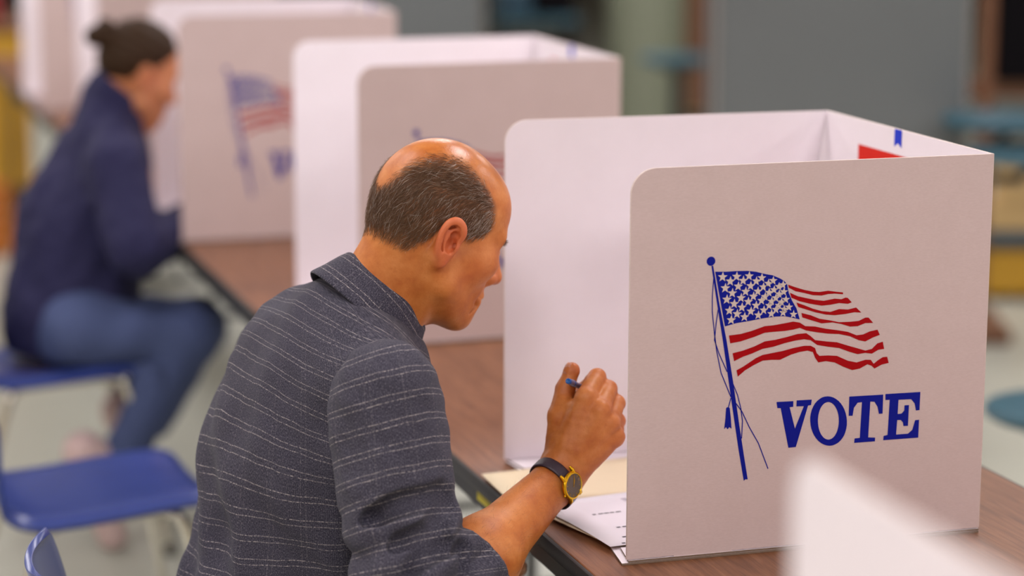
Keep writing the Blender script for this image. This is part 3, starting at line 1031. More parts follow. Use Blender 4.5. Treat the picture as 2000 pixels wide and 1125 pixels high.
def sleeve_sdf(P, sh, el, wr, seed=0):
    ax = nrm_(el - sh); fx = nrm_(wr - el)
    end = el + (wr - el) * CUFF_T
    d = cap(P, sh + A_([-.008, .0, .0]), el, .060, .075)
    d = smin(d, cap(P, sh + A_([-.022, .0, -.06]), el + A_([-.020, .0, .07]), .064, .066), .03)
    d = smin(d, cap(P, el, end, .074, .062), .03)
    d = smin(d, ell(P, sh + A_([-.012, .016, -.008]), (.064, .064, .074)), .04)
    t = (P - sh) @ ax
    L = np.linalg.norm(el - sh)
    w = np.exp(-((t - L * .90) / .095) ** 2)
    diag = nrm_(ax + .55 * CR)
    s = (P - sh) @ diag
    d = d + w * (.0150 * (.6 - np.abs(np.sin(s * 66 + .9 * vnoise(P, 18, 5 + seed)))))
    d = d + .0030 * vnoise(P, 26, 8 + seed) + .0015 * vnoise(P, 70, 9 + seed)
    for c_ in (sleeve_creases() if seed == 0 else ()):
        d = smax(d, -chain(P, c_, [.005] + [.0155] * (len(c_) - 2) + [.005], .004), .010)
    # open end of the rolled sleeve
    da_, db_ = cap(P, sh, el, 0.0), cap(P, el, wr, 0.0)
    d = np.where(db_ < da_ + .02, smax(d, (P - end) @ fx, .006), d)
    # turned-up cuff band
    tt = (P - end) @ fx
    rr = cap(P, el, end + fx * .02, .0685, .0600)
    cuff = np.maximum(np.maximum(rr, tt - .004), -.050 - tt) + .0015 * vnoise(P, 45, 11)
    d = smin(d, cuff, .006)
    # hollow inside the cuff
    d = smax(d, -np.maximum(cap(P, el, end + fx * .05, .052, .0525), -(tt + .035)), .004)
    return d


# ------------------------------------------------------------------ the seated man: materials and objects
def skin_mat(name, base, dark, lite, red, scalp):
    g = N(name)
    co = g.coord()
    at = g.n('ShaderNodeAttribute', attribute_name='tint')      # x: hair roots, y: ruddiness, z: pale top
    sep = g.n('ShaderNodeSeparateXYZ'); g.set(sep.inputs[0], at.outputs['Vector'])
    n1 = g.noise(co, 35, 5, 0.6)
    n2 = g.noise(co, 260, 3, 0.6)
    c = g.ramp(n1, [(0.28, dark), (0.5, base), (0.74, lite)])
    c = g.mix(g.math('MULTIPLY', g.math('GREATER_THAN', g.noise(co, 150, 2, 0.5), 0.69), 0.25), c, dark)
    c = g.mix(sep.outputs[1], c, red)
    c = g.mix(g.math('MULTIPLY', sep.outputs[0], g.math('ADD', g.math('MULTIPLY', n2, 0.5), 0.6), clamp=True), c, scalp)
    g.base(c)
    g.rough(g.math('SUBTRACT', 0.50, g.math('MULTIPLY', sep.outputs[2], 0.22)))
    g.b.inputs['Subsurface Weight'].default_value = 0.05
    g.b.inputs['Subsurface Radius'].default_value = (0.010, 0.004, 0.002)
    g.b.inputs['Subsurface Scale'].default_value = 0.25
    h = g.math('ADD', g.math('MULTIPLY', n2, 0.6), g.math('MULTIPLY', g.noise(co, 700, 2), 0.5))
    g.bump(h, 0.38, 0.0009)
    return g.m


def cloth_plaid():
    g = N('plaid_shirt_cloth')
    at = g.n('ShaderNodeAttribute', attribute_name='cloth')
    uv = at.outputs['Vector']
    sep = g.n('ShaderNodeSeparateXYZ'); g.set(sep.inputs[0], uv)
    wob = g.math('MULTIPLY', g.math('SUBTRACT', g.noise(uv, 30, 2), 0.5), 0.004)
    u, v = sep.outputs[0], g.math('ADD', sep.outputs[1], wob)

    def lines(x, period, offs, hw):
        fr_ = g.math('FRACT', g.math('DIVIDE', x, period))
        out = None
        for o in offs:
            dd = g.math('ABSOLUTE', g.math('SUBTRACT', fr_, o))
            l = g.n('ShaderNodeMapRange', {'From Min': hw, 'From Max': hw * 0.35, 'To Min': 0.0, 'To Max': 1.0})
            g.set(l.inputs['Value'], dd)
            out = l.outputs[0] if out is None else g.math('MAXIMUM', out, l.outputs[0])
        return out
    hl = lines(v, 0.0300, (0.30, 0.55), 0.026)
    vl = lines(u, 0.0560, (0.40, 0.54), 0.020)
    # the light thread surfaces in dashes
    dash_h = g.n('ShaderNodeMapRange', {'From Min': 0.40, 'From Max': 0.66})
    g.set(dash_h.inputs['Value'], g.noise(g.mapv(uv, (330, 90, 1)), 1.0, 3, 0.7))
    dash_v = g.n('ShaderNodeMapRange', {'From Min': 0.48, 'From Max': 0.70})
    g.set(dash_v.inputs['Value'], g.noise(g.mapv(uv, (70, 380, 1)), 1.0, 2, 0.7))
    yarn = g.noise(g.mapv(uv, (900, 420, 1)), 1.0, 4, 0.75)
    slub = g.noise(g.mapv(uv, (480, 60, 1)), 1.0, 3, 0.6)
    rib = g.math('ADD', g.math('MULTIPLY', g.math('SINE', g.math('MULTIPLY', u, 2100.0)), 0.5), 0.5)
    base = g.ramp(yarn, [(0.30, srgb(31, 31, 42)), (0.46, srgb(57, 56, 70)), (0.60, srgb(108, 103, 115)), (0.74, srgb(184, 174, 178))])
    base = g.mix(g.math('MULTIPLY', slub, 0.45), base, srgb(46, 43, 56))
    base = g.mix(g.math('MULTIPLY', rib, 0.30), base, srgb(40, 39, 50))
    c = g.mix(g.math('MULTIPLY', g.math('MULTIPLY', vl, dash_v.outputs[0]), 0.40), base, srgb(168, 160, 164))
    c = g.mix(g.math('MULTIPLY', g.math('MULTIPLY', hl, dash_h.outputs[0]), 0.85), c, srgb(188, 178, 176))
    g.base(c)
    g.rough(0.9)
    g.b.inputs['Specular IOR Level'].default_value = 0.15
    g.b.inputs['Sheen Weight'].default_value = 0.06
    g.b.inputs['Sheen Roughness'].default_value = 0.5
    hh = g.math('ADD', g.math('ADD', g.math('MULTIPLY', rib, 0.4), yarn), g.math('MULTIPLY', hl, 0.5))
    g.bump(hh, 0.4, 0.0010)
    return g.m


M_SKIN = skin_mat('skin_tan', srgb(196, 114, 50), srgb(176, 92, 34), srgb(212, 134, 70), srgb(216, 102, 72), srgb(84, 52, 32))
M_SHIRT = cloth_plaid()
g = N('hair_greying')
at = g.n('ShaderNodeAttribute', attribute_name='shade')
g.base(g.ramp(at.outputs['Fac'], [(0.0, srgb(70, 44, 26)), (0.40, srgb(120, 84, 56)), (0.66, srgb(160, 124, 96)), (0.86, srgb(210, 192, 178)), (1.0, srgb(236, 226, 216))]))
g.rough(0.45)
M_HAIR = g.m
M_TROUSER = mat('dark_trouser_cloth', srgb(44, 46, 58), 0.9, var=0.15, scale=200, bump=0.3, bscale=600)
M_SHOE = mat('black_shoe_leather', srgb(28, 26, 26), 0.45)
M_NAIL = mat('nail', srgb(206, 138, 110), 0.35, var=0.04)


def from_vf(name, V, F, m, parent, smooth=True, attrs=None):
    me = bpy.data.meshes.new(name)
    me.vertices.add(len(V)); me.vertices.foreach_set('co', np.asarray(V, np.float32).ravel())
    nf = len(F)
    k = F.shape[1]
    me.loops.add(nf * k); me.loops.foreach_set('vertex_index', np.asarray(F, np.int32).ravel())
    me.polygons.add(nf)
    me.polygons.foreach_set('loop_start', np.arange(0, nf * k, k, dtype=np.int32))
    if smooth:
        me.polygons.foreach_set('use_smooth', np.ones(nf, bool))
    me.materials.append(m)
    for an, (kind, val) in (attrs or {}).items():
        a = me.attributes.new(an, kind, 'POINT')
        a.data.foreach_set('vector' if kind == 'FLOAT_VECTOR' else 'value', np.asarray(val, np.float32).ravel())
    me.update(calc_edges=True)
    me.validate()
    return link(bpy.data.objects.new(name, me), parent)


def vnormals(V, F):
    n = np.cross(V[F[:, 2]] - V[F[:, 0]], V[F[:, 3]] - V[F[:, 1]])
    Nn = np.zeros_like(V)
    for k in range(4):
        np.add.at(Nn, F[:, k], n)
    return Nn / (np.linalg.norm(Nn, axis=1)[:, None] + 1e-12)


def sstep(x, a, b):
    t = np.clip((x - a) / (b - a), 0, 1)
    return t * t * (3 - 2 * t)


def hair_density(q):
    """horseshoe of hair round a bald crown; q in head space"""
    h = q / HS
    x, a, z = h[:, 0], np.abs(h[:, 1]), h[:, 2]
    psi = np.degrees(np.arctan2(z - .02, -x))
    ab = np.interp(psi, [4, 11, 26, 48, 65, 93, 112, 130, 150], [-.004, .020, .034, .043, .052, .062, .068, .072, .080])
    ab = np.where(x > .0, np.interp(z, [.050, .075, .095, .11], [.0, .050, .062, .075]), ab)
    top = sstep(a - ab, -.012, .020)
    top = np.where((psi < 4) & (x < 0), 1.0, top)
    xf = np.interp(z, [.0, .03, .065, .092, .11], [.050, .052, .042, .010, -.02])
    front = sstep(xf - x, -.003, .010)
    zl = np.interp(x, [-.11, -.083, -.058, -.046, -.034, -.016, .0, .026, .049], [-.032, -.040, -.042, -.026, .000, .014, .012, .008, .026])
    low = sstep(z - zl, -.008, .014)
    return top * front * low


def strands(roots, dirs, norms, lens, rad, rng, curl=.25, seg=3):
    n = len(roots)
    V = np.zeros((n, seg + 1, 3, 3)); sh = np.zeros((n, seg + 1, 3))
    side = np.cross(dirs, norms); side /= np.linalg.norm(side, axis=1)[:, None] + 1e-9
    bend = rng.normal(size=(n, 1)) * curl
    p = roots.copy(); d = dirs.copy()
    for s in range(seg + 1):
        r = rad[:, None] * (1 - .75 * s / seg)
        b = np.cross(d, side)
        for k in range(3):
            t = 2 * math.pi * k / 3
            V[:, s, k] = p + r * (side * math.cos(t) + b * math.sin(t))
        if s < seg:
            p = p + d * (lens / seg)[:, None]
            d = d + side * bend / seg - norms * .22 / seg + A_([0, 0, -.10]) / seg
            d /= np.linalg.norm(d, axis=1)[:, None]
    base = (np.arange(n) * (seg + 1) * 3)[:, None]
    F = []
    for s in range(seg):
        for k in range(3):
            F.append(np.concatenate([base + s * 3 + k, base + s * 3 + (k + 1) % 3, base + (s + 1) * 3 + (k + 1) % 3, base + (s + 1) * 3 + k], 1))
    return V.reshape(-1, 3), np.concatenate(F)


man = empty('person', (-.36, .29, .45), 0, 'balding man in a dark plaid shirt leaning forward to write in the sharp booth', 'person')
MAN_O = A_([-.36, .29, .45])
# --- body (head, neck, arms and the trunk under the clothes) as one mesh
pieces = []
V1, F1 = mesh_sdf(body_sdf, H_C - .20, H_C + A_([.16, .15, .15]), .0018)
keep = ((V1 - NECK_B) @ NECK_A > -.024) & (V1[:, 2] > NECK_B[2] - .075)
V1, F1 = cut(V1, F1, keep)
V1 = relax(V1, F1, 1, .3)


def arm_sdf(P):
    return smin(forearm_sdf(P), hand_sdf(P), .022)


lo = np.minimum(EL_R, WR_R) - .06; hi = np.maximum(EL_R, np.max(np.array(MCP + PIP + TH + DIP), 0)) + .035
V2, F2 = mesh_sdf(arm_sdf, lo, hi, .0017)
V2 = relax(V2, F2, 1, .3)


def trunk_sdf(P):
    d = torso_sdf(P, -.012)
    d = smin(d, cap(P, SH_R, EL_R, .05, .04), .03)
    d = smin(d, cap(P, SH_L, EL_L, .05, .04), .03)
    d = smin(d, cap(P, EL_L, WR_L, .038, .027), .02)
    d = smin(d, ell(P, WR_L + A_([.05, -.01, -.01]), (.055, .038, .022)), .02)
    for s in (-.10, .10):
        hipj = A_([-.40, .295, .53]) - B_R * s
        kn = A_([.03, .295, .50]) - B_R * s * 1.2
        d = smin(d, cap(P, hipj, kn, .075, .052), .04)
        d = smin(d, cap(P, kn, kn + A_([.02, 0, -.40]), .050, .034), .03)
    return d


V3, F3 = mesh_sdf(trunk_sdf, (-.60, .0, .06), (.16, .62, 1.02), .011)
Vb = np.concatenate([V1, V2, V3]); Fb = np.concatenate([F1, F2 + len(V1), F3 + len(V1) + len(V2)])
q1 = (V1 - H_C) @ H_B.T
dens = hair_density(q1)
tint = np.zeros((len(Vb), 3))
tint[:len(V1), 0] = np.clip(dens * .80, 0, 1) * (ear_sdf(q1) > .003)
eard = np.exp(-(np.maximum(ear_sdf(q1), 0) / .004)) * (ear_sdf(q1) < .02)
nose = np.exp(-((q1 - A_([.108, 0, -.03]) * HS) ** 2).sum(1) / .018 ** 2)
tint[:len(V1), 1] = np.clip(.55 * eard + .5 * nose + .25 * np.exp(-((q1 - A_([.05, -.05, -.03])) ** 2).sum(1) / .03 ** 2), 0, .7)
tint[:len(V1), 2] = sstep(q1[:, 2] / HS, .07, .11) * (1 - dens)
o2 = len(V1)
for p_ in MCP + PIP + [TH[2], TH[3]]:
    tint[o2:o2 + len(V2), 1] = np.maximum(tint[o2:o2 + len(V2), 1], .42 * np.exp(-((V2 - p_) ** 2).sum(1) / .012 ** 2))
body = from_vf('body', Vb - MAN_O, Fb, M_SKIN, man, attrs={'tint': ('FLOAT_VECTOR', tint)})

# --- hair: strands over the scalp
rng = np.random.RandomState(7)
N1 = vnormals(V1, F1)
fc = V1[F1].mean(1)
qf = (fc - H_C) @ H_B.T
df = hair_density(qf) * (np.abs(ear_sdf(qf)) > .004) * (ear_sdf(qf, 1) > .004)
pr_ = df / df.sum()
NH = 21000
idx = rng.choice(len(fc), NH, p=pr_)
fn = N1[F1].mean(1); fn /= np.linalg.norm(fn, axis=1)[:, None]
w = rng.dirichlet((1, 1, 1, 1), NH)
roots = (V1[F1[idx]] * w[:, :, None]).sum(1)
nr = fn[idx]
ql = (roots - H_C) @ H_B.T
flow = np.stack([-.55 + .9 * (ql[:, 0] / .09 < .25) * .2 - .35 * (ql[:, 2] > .05), np.zeros(NH), -.75 + .45 * (ql[:, 2] > .055)], 1) @ H_B
flow = flow + rng.normal(size=(NH, 3)) * .22
dirs = flow - nr * (flow * nr).sum(1)[:, None]
dirs = dirs / np.linalg.norm(dirs, axis=1)[:, None] + nr * rng.uniform(.08, .30, (NH, 1))
dirs /= np.linalg.norm(dirs, axis=1)[:, None]
dn = df[idx]
lens = rng.uniform(.010, .021, NH) * (.45 + .6 * dn) * np.where(ql[:, 2] < -.01, .62, 1)
VH, FH = strands(roots - nr * .0006, dirs, nr, lens, rng.uniform(.00016, .00028, NH), rng, .35)
grey = rng.beta(1.3, 2.6, NH) * .62 + .10
grey = np.where(rng.rand(NH) < .07 + .16 * sstep(ql[:, 0], -.02, .05), rng.uniform(.75, 1, NH), grey)
from_vf('hair', VH - MAN_O, FH, M_HAIR, man, attrs={'shade': ('FLOAT', np.repeat(grey, 12))})
# eyebrows
for sd_ in (-1, 1):
    sel = np.where((np.abs(sd_ * qf[:, 1] - .032) < .020) & (np.abs(qf[:, 2] / HS - .022) < .0045) & (qf[:, 0] > .06))[0]
    idx = rng.choice(sel, 150)
    dirs = A_([.2, 0, .1]) @ H_B + sd_ * H_L * .8 + fn[idx] * .2 + rng.normal(size=(150, 3)) * .25
    dirs /= np.linalg.norm(dirs, axis=1)[:, None]
    VE, FE = strands(fc[idx], dirs, fn[idx], rng.uniform(.003, .006, 150), np.full(150, .00022), rng)
    from_vf('eyebrow', VE - MAN_O, FE, M_HAIR, man, attrs={'shade': ('FLOAT', np.repeat(rng.uniform(.1, .6, 150), 12))})
# fine hair on the forearm
fa = V2[F2].mean(1); N2 = vnormals(V2, F2); na = N2[F2].mean(1); na /= np.linalg.norm(na, axis=1)[:, None]
ta = (fa - EL_R) @ ARM_AX / np.linalg.norm(WR_R - EL_R)
sel = np.where((ta > .30) & (ta < 1.0))[0]
idx = rng.choice(sel, 900)
dirs = ARM_AX * .7 + na[idx] * .35 + rng.normal(size=(900, 3)) * .35
dirs /= np.linalg.norm(dirs, axis=1)[:, None]
VA, FA = strands(fa[idx], dirs, na[idx], rng.uniform(.005, .010, 900), np.full(900, .00008), rng)
from_vf('arm_hair', VA - MAN_O, FA, M_HAIR, man, attrs={'shade': ('FLOAT', np.repeat(rng.uniform(.3, .7, 900), 12))})
# thumb nail
tdir = nrm_(TH[3] - TH[2])
nn_ = nrm_(-CR * .85 - CF * .55 + CU * .05); nn_ = nrm_(nn_ - tdir * (nn_ @ tdir)); ns_ = np.cross(tdir, nn_)
nv, nf = [], []
for i in range(7):
    for j in range(7):
        a, b = (i / 6 - .5) * 1.9, (j / 6)
        w_ = .0060 * (1 - .25 * max(0, b - .7) / .3)
        nv.append(TH[3] + tdir * (-.007 + .0165 * b) + nn_ * (.0110 * math.cos(a * .62) - .0020 * max(0, b - .75) / .25) + ns_ * w_ * a)
for i in range(6):
    for j in range(6):
        nf.append((i * 7 + j, i * 7 + j + 1, (i + 1) * 7 + j + 1, (i + 1) * 7 + j))
nail = from_vf('thumb_nail', A_(nv) - MAN_O, A_(nf), M_NAIL, man)
sm = nail.modifiers.new('thick', 'SOLIDIFY'); sm.thickness = .0008; sm.offset = 0

# --- shirt
V, F = mesh_sdf(shirt_sdf, (-.60, .02, .50), (-.09, .60, 1.13), .0045)
rel_ = V - NECK_B; ra_ = np.linalg.norm(rel_ - np.outer(rel_ @ NECK_A, NECK_A), axis=1)
V, F = cut(V, F, ((rel_ @ NECK_A < -.008) | (ra_ > .080)) & (V[:, 2] > .505))
V = relax(V, F, 2, .4)


def torso_uv(P):
    c = (P - A_([-.33, .29, 0])) @ B_F
    r = (P - A_([-.36, .30, 0])) @ B_R
    ang = np.arctan2(r, -(c + .02))
    w = sstep(P[:, 2], .76, 1.03) * .95
    return np.stack([ang * .19, P[:, 2] + w * (c + .08) + .01 * vnoise(P, 9, 21), 0 * c], 1)


from_vf('shirt_body', V - MAN_O, F, M_SHIRT, man, attrs={'cloth': ('FLOAT_VECTOR', torso_uv(V))})


def sleeve_obj(sh, el, wr, h, seed):
    f = lambda P: sleeve_sdf(P, sh, el, wr, seed)
    lo = np.minimum(np.minimum(sh, el), wr) - .11; hi = np.maximum(np.maximum(sh, el), wr) + .11
    V, F = mesh_sdf(f, lo, hi, h)
    V = relax(V, F, 1, .4)
    ax = nrm_(el - sh); fx = nrm_(wr - el)
    L = np.linalg.norm(el - sh)
    t1 = (V - sh) @ ax; t2 = (V - el) @ fx
    w = sstep(t1, L - .06, L + .02) * sstep(t2, -.02, .06)
    v = t1 * (1 - w) + (L + t2) * w
    ref = nrm_(np.cross(ax, fx)); bi = np.cross(ax, ref)
    ang = np.arctan2((V - sh) @ ref, (V - sh) @ bi)
    vv = v + .010 * np.sin(ang) + .004 * vnoise(V, 12, 31 + seed)
    return from_vf('sleeve', V - MAN_O, F, M_SHIRT, man, attrs={'cloth': ('FLOAT_VECTOR', np.stack([ang * .075, vv, 0 * v], 1))})


sleeve_obj(SH_R, EL_R, WR_R, .0028, 0)
sleeve_obj(SH_L, EL_L, WR_L, .006, 3)

# --- collar: stand and turned-down fall, open at the throat
ca = NECK_A
cx_ = nrm_(B_F - ca * (B_F @ ca)); cyv = np.cross(ca, cx_)          # cx_ to the throat, cyv to his left
prof = [(.0655, -.030, 0), (.0660, -.005, .01), (.0668, .016, .03), (.0685, .0235, .04), (.0715, .0255, .043), (.0745, .0225, .046), (.0795, .009, .06), (.0860, -.010, .08), (.0925, -.026, .095), (.0910, -.0280, .097), (.0840, -.012, .11), (.0775, .004, .12)]
prof = cat3([A_(p) for p in prof], 3)
nth = 96
VC, UVC, FC = [], [], []
for i in range(nth):
    th = math.radians(158) * (-1 + 2 * i / (nth - 1))      # 0 = back of the neck
    fr_ = abs(th) / math.radians(158)
    for (r, hgt, s) in prof:
        dirv = -cx_ * math.cos(th) * 1.03 + cyv * math.sin(th) * .97
        drop = -.012 * fr_ ** 2
        rr = r + .003 * math.sin(th * 5 + 1) * (s > .05) * .5 + (.006 * fr_ if s > .05 else 0)
        hh = hgt - (.020 * fr_ ** 3 if s > .05 else 0) + drop
        VC.append(NECK_B + ca * hh + dirv * rr)
        UVC.append((th * .078, 2.0 + s, 0))
m_ = len(prof)
for i in range(nth - 1):
    for j in range(m_ - 1):
        FC.append((i * m_ + j, (i + 1) * m_ + j, (i + 1) * m_ + j + 1, i * m_ + j + 1))
col = from_vf('collar', A_(VC) - MAN_O, A_(FC), M_SHIRT, man, attrs={'cloth': ('FLOAT_VECTOR', A_(UVC))})
sm = col.modifiers.new('thick', 'SOLIDIFY'); sm.thickness = .0016; sm.offset = 0

# --- trousers and shoes


def trouser_sdf(P):
    d = ell(P, A_([-.39, .297, .53]), (.135, .182, .10), np.stack([B_F, B_R, B_Z]))
    for s in (-.10, .10):
        hipj = A_([-.39, .295, .535]) - B_R * s
        kn = A_([.03, .295, .51]) - B_R * s * 1.2
        d = smin(d, cap(P, hipj, kn, .088, .066), .04)
        d = smin(d, cap(P, kn, kn + A_([.02, 0, -.40]), .066, .058), .03)
    d = d + .004 * vnoise(P, 24, 41)
    return np.maximum(np.maximum(d, .115 - P[:, 2]), P[:, 2] - .62)


V, F = mesh_sdf(trouser_sdf, (-.57, .0, .08), (.16, .62, .64), .009)
V[:, 2] = np.where((V[:, 0] < -.15), np.maximum(V[:, 2], .448), V[:, 2])
from_vf('trousers', V - MAN_O, F, M_TROUSER, man)
for s in (-.10, .10):
    an = A_([.05, .295, .11]) - B_R * s * 1.2

    def shoe_sdf(P):
        d = cap(P, an + A_([-.03, 0, -.055]), an + A_([.15, 0, -.075]), .045, .036)
        d = smin(d, cap(P, an + A_([-.01, 0, -.04]), an + A_([-.01, 0, .02]), .042, .040), .03)
        return np.maximum(d, .003 - P[:, 2])
    V, F = mesh_sdf(shoe_sdf, an - .12, an + A_([.22, .08, .08]), .007)
    from_vf('shoe', V - MAN_O, F, M_SHOE, man)

# ------------------------------------------------------------------ wrist watch
W_C = WR_R - ARM_AX * .006
w_n = .88 * -CF + .47 * (.73 * CR - .68 * CU)
w_n = nrm_(w_n - ARM_AX * (w_n @ ARM_AX)); w_s = np.cross(ARM_AX, w_n)


def wrist_r(ang):
    d_ = w_n * math.cos(ang) + w_s * math.sin(ang)
    t = .01
    for _ in range(60):
        s = float(arm_sdf((W_C + d_ * t)[None])[0])
        t += -s
        if abs(s) < 1e-5:
            break
    return t, d_


w_r0 = wrist_r(0)[0]
watch_o = W_C + w_n * w_r0
watch = empty('wrist_watch', watch_o, 0, 'gold wrist watch with grey dial and dark leather strap on the man\'s wrist', 'watch')
M_GOLD = mat('watch_gold', srgb(232, 184, 40), 0.22, metal=1.0, var=0.03)
M_DIAL = mat('watch_dial', srgb(150, 134, 118), 0.35, var=0.04)
g = N('watch_strap_leather')
co = g.coord()
g.base(g.mix(g.noise(co, 500, 3), srgb(36, 26, 38), srgb(72, 56, 72)))
g.rough(0.35)
g.bump(g.noise(co, 900, 2), 0.5, 0.0006)
M_STRAP = g.m
vs, fs = [], []
K = 72
for i in range(K + 1):
    a = math.radians(24) + (2 * math.pi - math.radians(48)) * i / K
    r_, d_ = wrist_r(a)
    for (dr, wv) in ((.0004, -.0092), (.0026, -.0088), (.0030, -.006), (.0030, .006), (.0026, .0088), (.0004, .0092)):
        vs.append(W_C + d_ * (r_ + dr) + ARM_AX * wv - watch_o)
    if i:
        for j in range(6):
            fs.append(((i - 1) * 6 + j, i * 6 + j, i * 6 + (j + 1) % 6, (i - 1) * 6 + (j + 1) % 6))
from_vf('strap', A_(vs), A_(fs), M_STRAP, watch)
WM = Matrix(((w_s[0], ARM_AX[0], w_n[0], 0), (w_s[1], ARM_AX[1], w_n[1], 0), (w_s[2], ARM_AX[2], w_n[2], 0), (0, 0, 0, 1)))
# local axes: x along the strap, y along the arm, z out of the wrist
case = MB().lathe([(.0150, -.0005), (.0188, .0010), (.0196, .0030), (.0192, .0050), (.0178, .0064), (.0164, .0066), (.0160, .0058)], 48, WM, cap=False)
for sx in (-1, 1):
    for sy in (-1, 1):
        case.tube([WM @ Vector((sx * .013, sy * .0105, .0035)), WM @ Vector((sx * .019, sy * .0112, .0025)), WM @ Vector((sx * .0228, sy * .0112, -.0005))], [.0030, .0027, .0018], 10)
case.build('case', M_GOLD, watch, True, 60)
dial = MB().lathe([(.0002, .00555), (.0163, .00555)], 48, WM, cap=True).build('dial', M_DIAL, watch, True, 30)
mk = MB()
for k in range(12):
    a = k * math.pi / 6
    Mk = WM @ Matrix.Rotation(a, 4, 'Z')
    mk.box((.0122, -.00028, .0056), (.0148, .00028, .0060), Mk)
mk.build('hour_marks', M_GOLD, dial)
for nm, a, l in (('hour_hand', 2.45, .0085), ('minute_hand', 2.62, .0122)):
    MB().box((-.002, -.00035, .0060), (l, .00035, .0064), WM @ Matrix.Rotation(a, 4, 'Z')).build(nm, M_GOLD, watch)
MB().lathe([(.0006, 0), (.0017, .0004), (.0017, .0024), (.0010, .0029)], 14, WM @ Matrix.Translation((.004, -.0186, .003)) @ Matrix.Rotation(math.radians(90), 4, 'X')).build('crown_knob', M_GOLD, watch, True, 40)

# ------------------------------------------------------------------ pen in the fist
pen_a = hp(1109, 744, -.004)
pen_d = nrm_(hp(1131, 754, .031) - pen_a)
pen = empty('ballpoint_pen', pen_a, 0, 'grey pen with a blue end gripped in the man\'s fist', 'pen')
ref = nrm_(np.cross(pen_d, CU)); ref2 = np.cross(pen_d, ref)
PM = Matrix(((ref[0], ref2[0], pen_d[0], 0), (ref[1], ref2[1], pen_d[1], 0), (ref[2], ref2[2], pen_d[2], 0), (0, 0, 0, 1)))
M_PENB = mat('pen_blue', srgb(16, 92, 170), 0.3)
M_PENG = mat('pen_grey', srgb(112, 108, 140), 0.3)
MB().lathe([(.0016, .0006), (.0030, .0), (.0038, .0006), (.0040, .003), (.0040, .0055)], 20, PM).build('end_plug', M_PENB, pen, True, 40)
MB().lathe([(.0041, .0056), (.0046, .012), (.0046, .018), (.0040, .020), (.0038, .022), (.0038, .110)], 20, PM).build('barrel', M_PENG, pen, True, 40)
MB().lathe([(.0042, .0188), (.0047, .0192), (.0047, .0208), (.0042, .0212)], 20, PM).build('ring', M_PENB, pen, True, 40)
MB().lathe([(.0038, .1101), (.0030, .120), (.0014, .132), (.0004, .136)], 16, PM).build('tip', M_PENB, pen, True, 40)


# ------------------------------------------------------------------ papers in the sharp booth
M_MANILA = mat('manila_card', srgb(246, 226, 192), 0.7, var=0.03)
M_PAPER = mat('ballot_paper', srgb(240, 232, 240), 0.6, var=0.02)
M_INK = mat('ballot_ink', srgb(70, 66, 76), 0.7)
M_INKL = mat('ballot_ink_light', srgb(158, 150, 164), 0.7)


def sheet(name, corners, z, th, m, label, cat, lift=None, n=8):
    """thin sheet from four corners (x, y), slightly lifted at its free corner"""
    a, b, c_, d_ = [A_(c) for c in corners]
    v, f = [], []
    for i in range(n + 1):
        for j in range(n + 1):
            s, t = i / n, j / n
            p = (a * (1 - s) + b * s) * (1 - t) + (d_ * (1 - s) + c_ * s) * t
            zz = z + (lift(s, t) if lift else 0)
            v.append((p[0], p[1], zz))
    for i in range(n):
        for j in range(n):
            f.append((i * (n + 1) + j, (i + 1) * (n + 1) + j, (i + 1) * (n + 1) + j + 1, i * (n + 1) + j + 1))
    o = obj(name, v, f, m, None, True)
    sm = o.modifiers.new('thick', 'SOLIDIFY'); sm.thickness = th; sm.offset = 1
    return tag(o, label, cat)


sheet('manila_folder', [(-.062, .300), (.300, .290), (.300, .500), (-.058, .462)], TZ + .0066, .0012, M_MANILA, 'cream manila folder lying open under the man\'s writing hand', 'folder')
sheet('manila_folder', [(.004, .066), (.330, .074), (.300, .285), (-.046, .270)], TZ + .0066, .0010, M_MANILA, 'cream folder leaf peeking out under the printed ballot sheet', 'folder')
bl = [(-.002, .060), (.340, .105), (.310, .330), (-.040, .282)]
ballot = sheet('ballot_sheet', bl, TZ + .0082, .0004, M_PAPER, 'white printed ballot sheet on the cream folder beside the near panel', 'ballot', lift=lambda s, t: .0035 * (1 - s) ** 3 * math.sin(t * 3.1))
rng2 = random.Random(5)


def on_ballot(s, t):
    a, b, c_, d_ = [A_(c) for c in bl]
    p = (a * (1 - s) + b * s) * (1 - t) + (d_ * (1 - s) + c_ * s) * t
    return (p[0], p[1], TZ + .0082 + .0035 * (1 - s) ** 3 * math.sin(t * 3.1) + .0008)


tx, txl = MB(), MB()


def word(mb, s0, s1, t0, t1):
    mb.add([on_ballot(s0, t0), on_ballot(s1, t0), on_ballot(s1, t1), on_ballot(s0, t1)], [(0, 1, 2, 3)])


for k in range(12):                                       # timing marks along the near edge
    word(tx, .06 + k * .075, .075 + k * .075, .018, .034)
for row in range(9):                                      # a grey block of small print
    s = .30
    while s < .62:
        l = rng2.uniform(.012, .035)
        word(txl, s, min(s + l, .62), .26 + row * .035, .275 + row * .035)
        s += l + .008
for row in range(7):
    s = .36
    while s < .60:
        l = rng2.uniform(.012, .03)
        word(txl, s, min(s + l, .6), .68 + row * .03, .692 + row * .03)
        s += l + .008
for s, t, n_ in ((.14, .30, 6), (.10, .12, 4), (.18, .16, 9), (.14, .60, 5)):
    for k in range(n_):
        l = rng2.uniform(.010, .024)
        word(tx, s + k * .026, s + k * .026 + l, t, t + .016)
tx.build('print_dark', M_INK, ballot)
txl.build('print_grey', M_INKL, ballot)

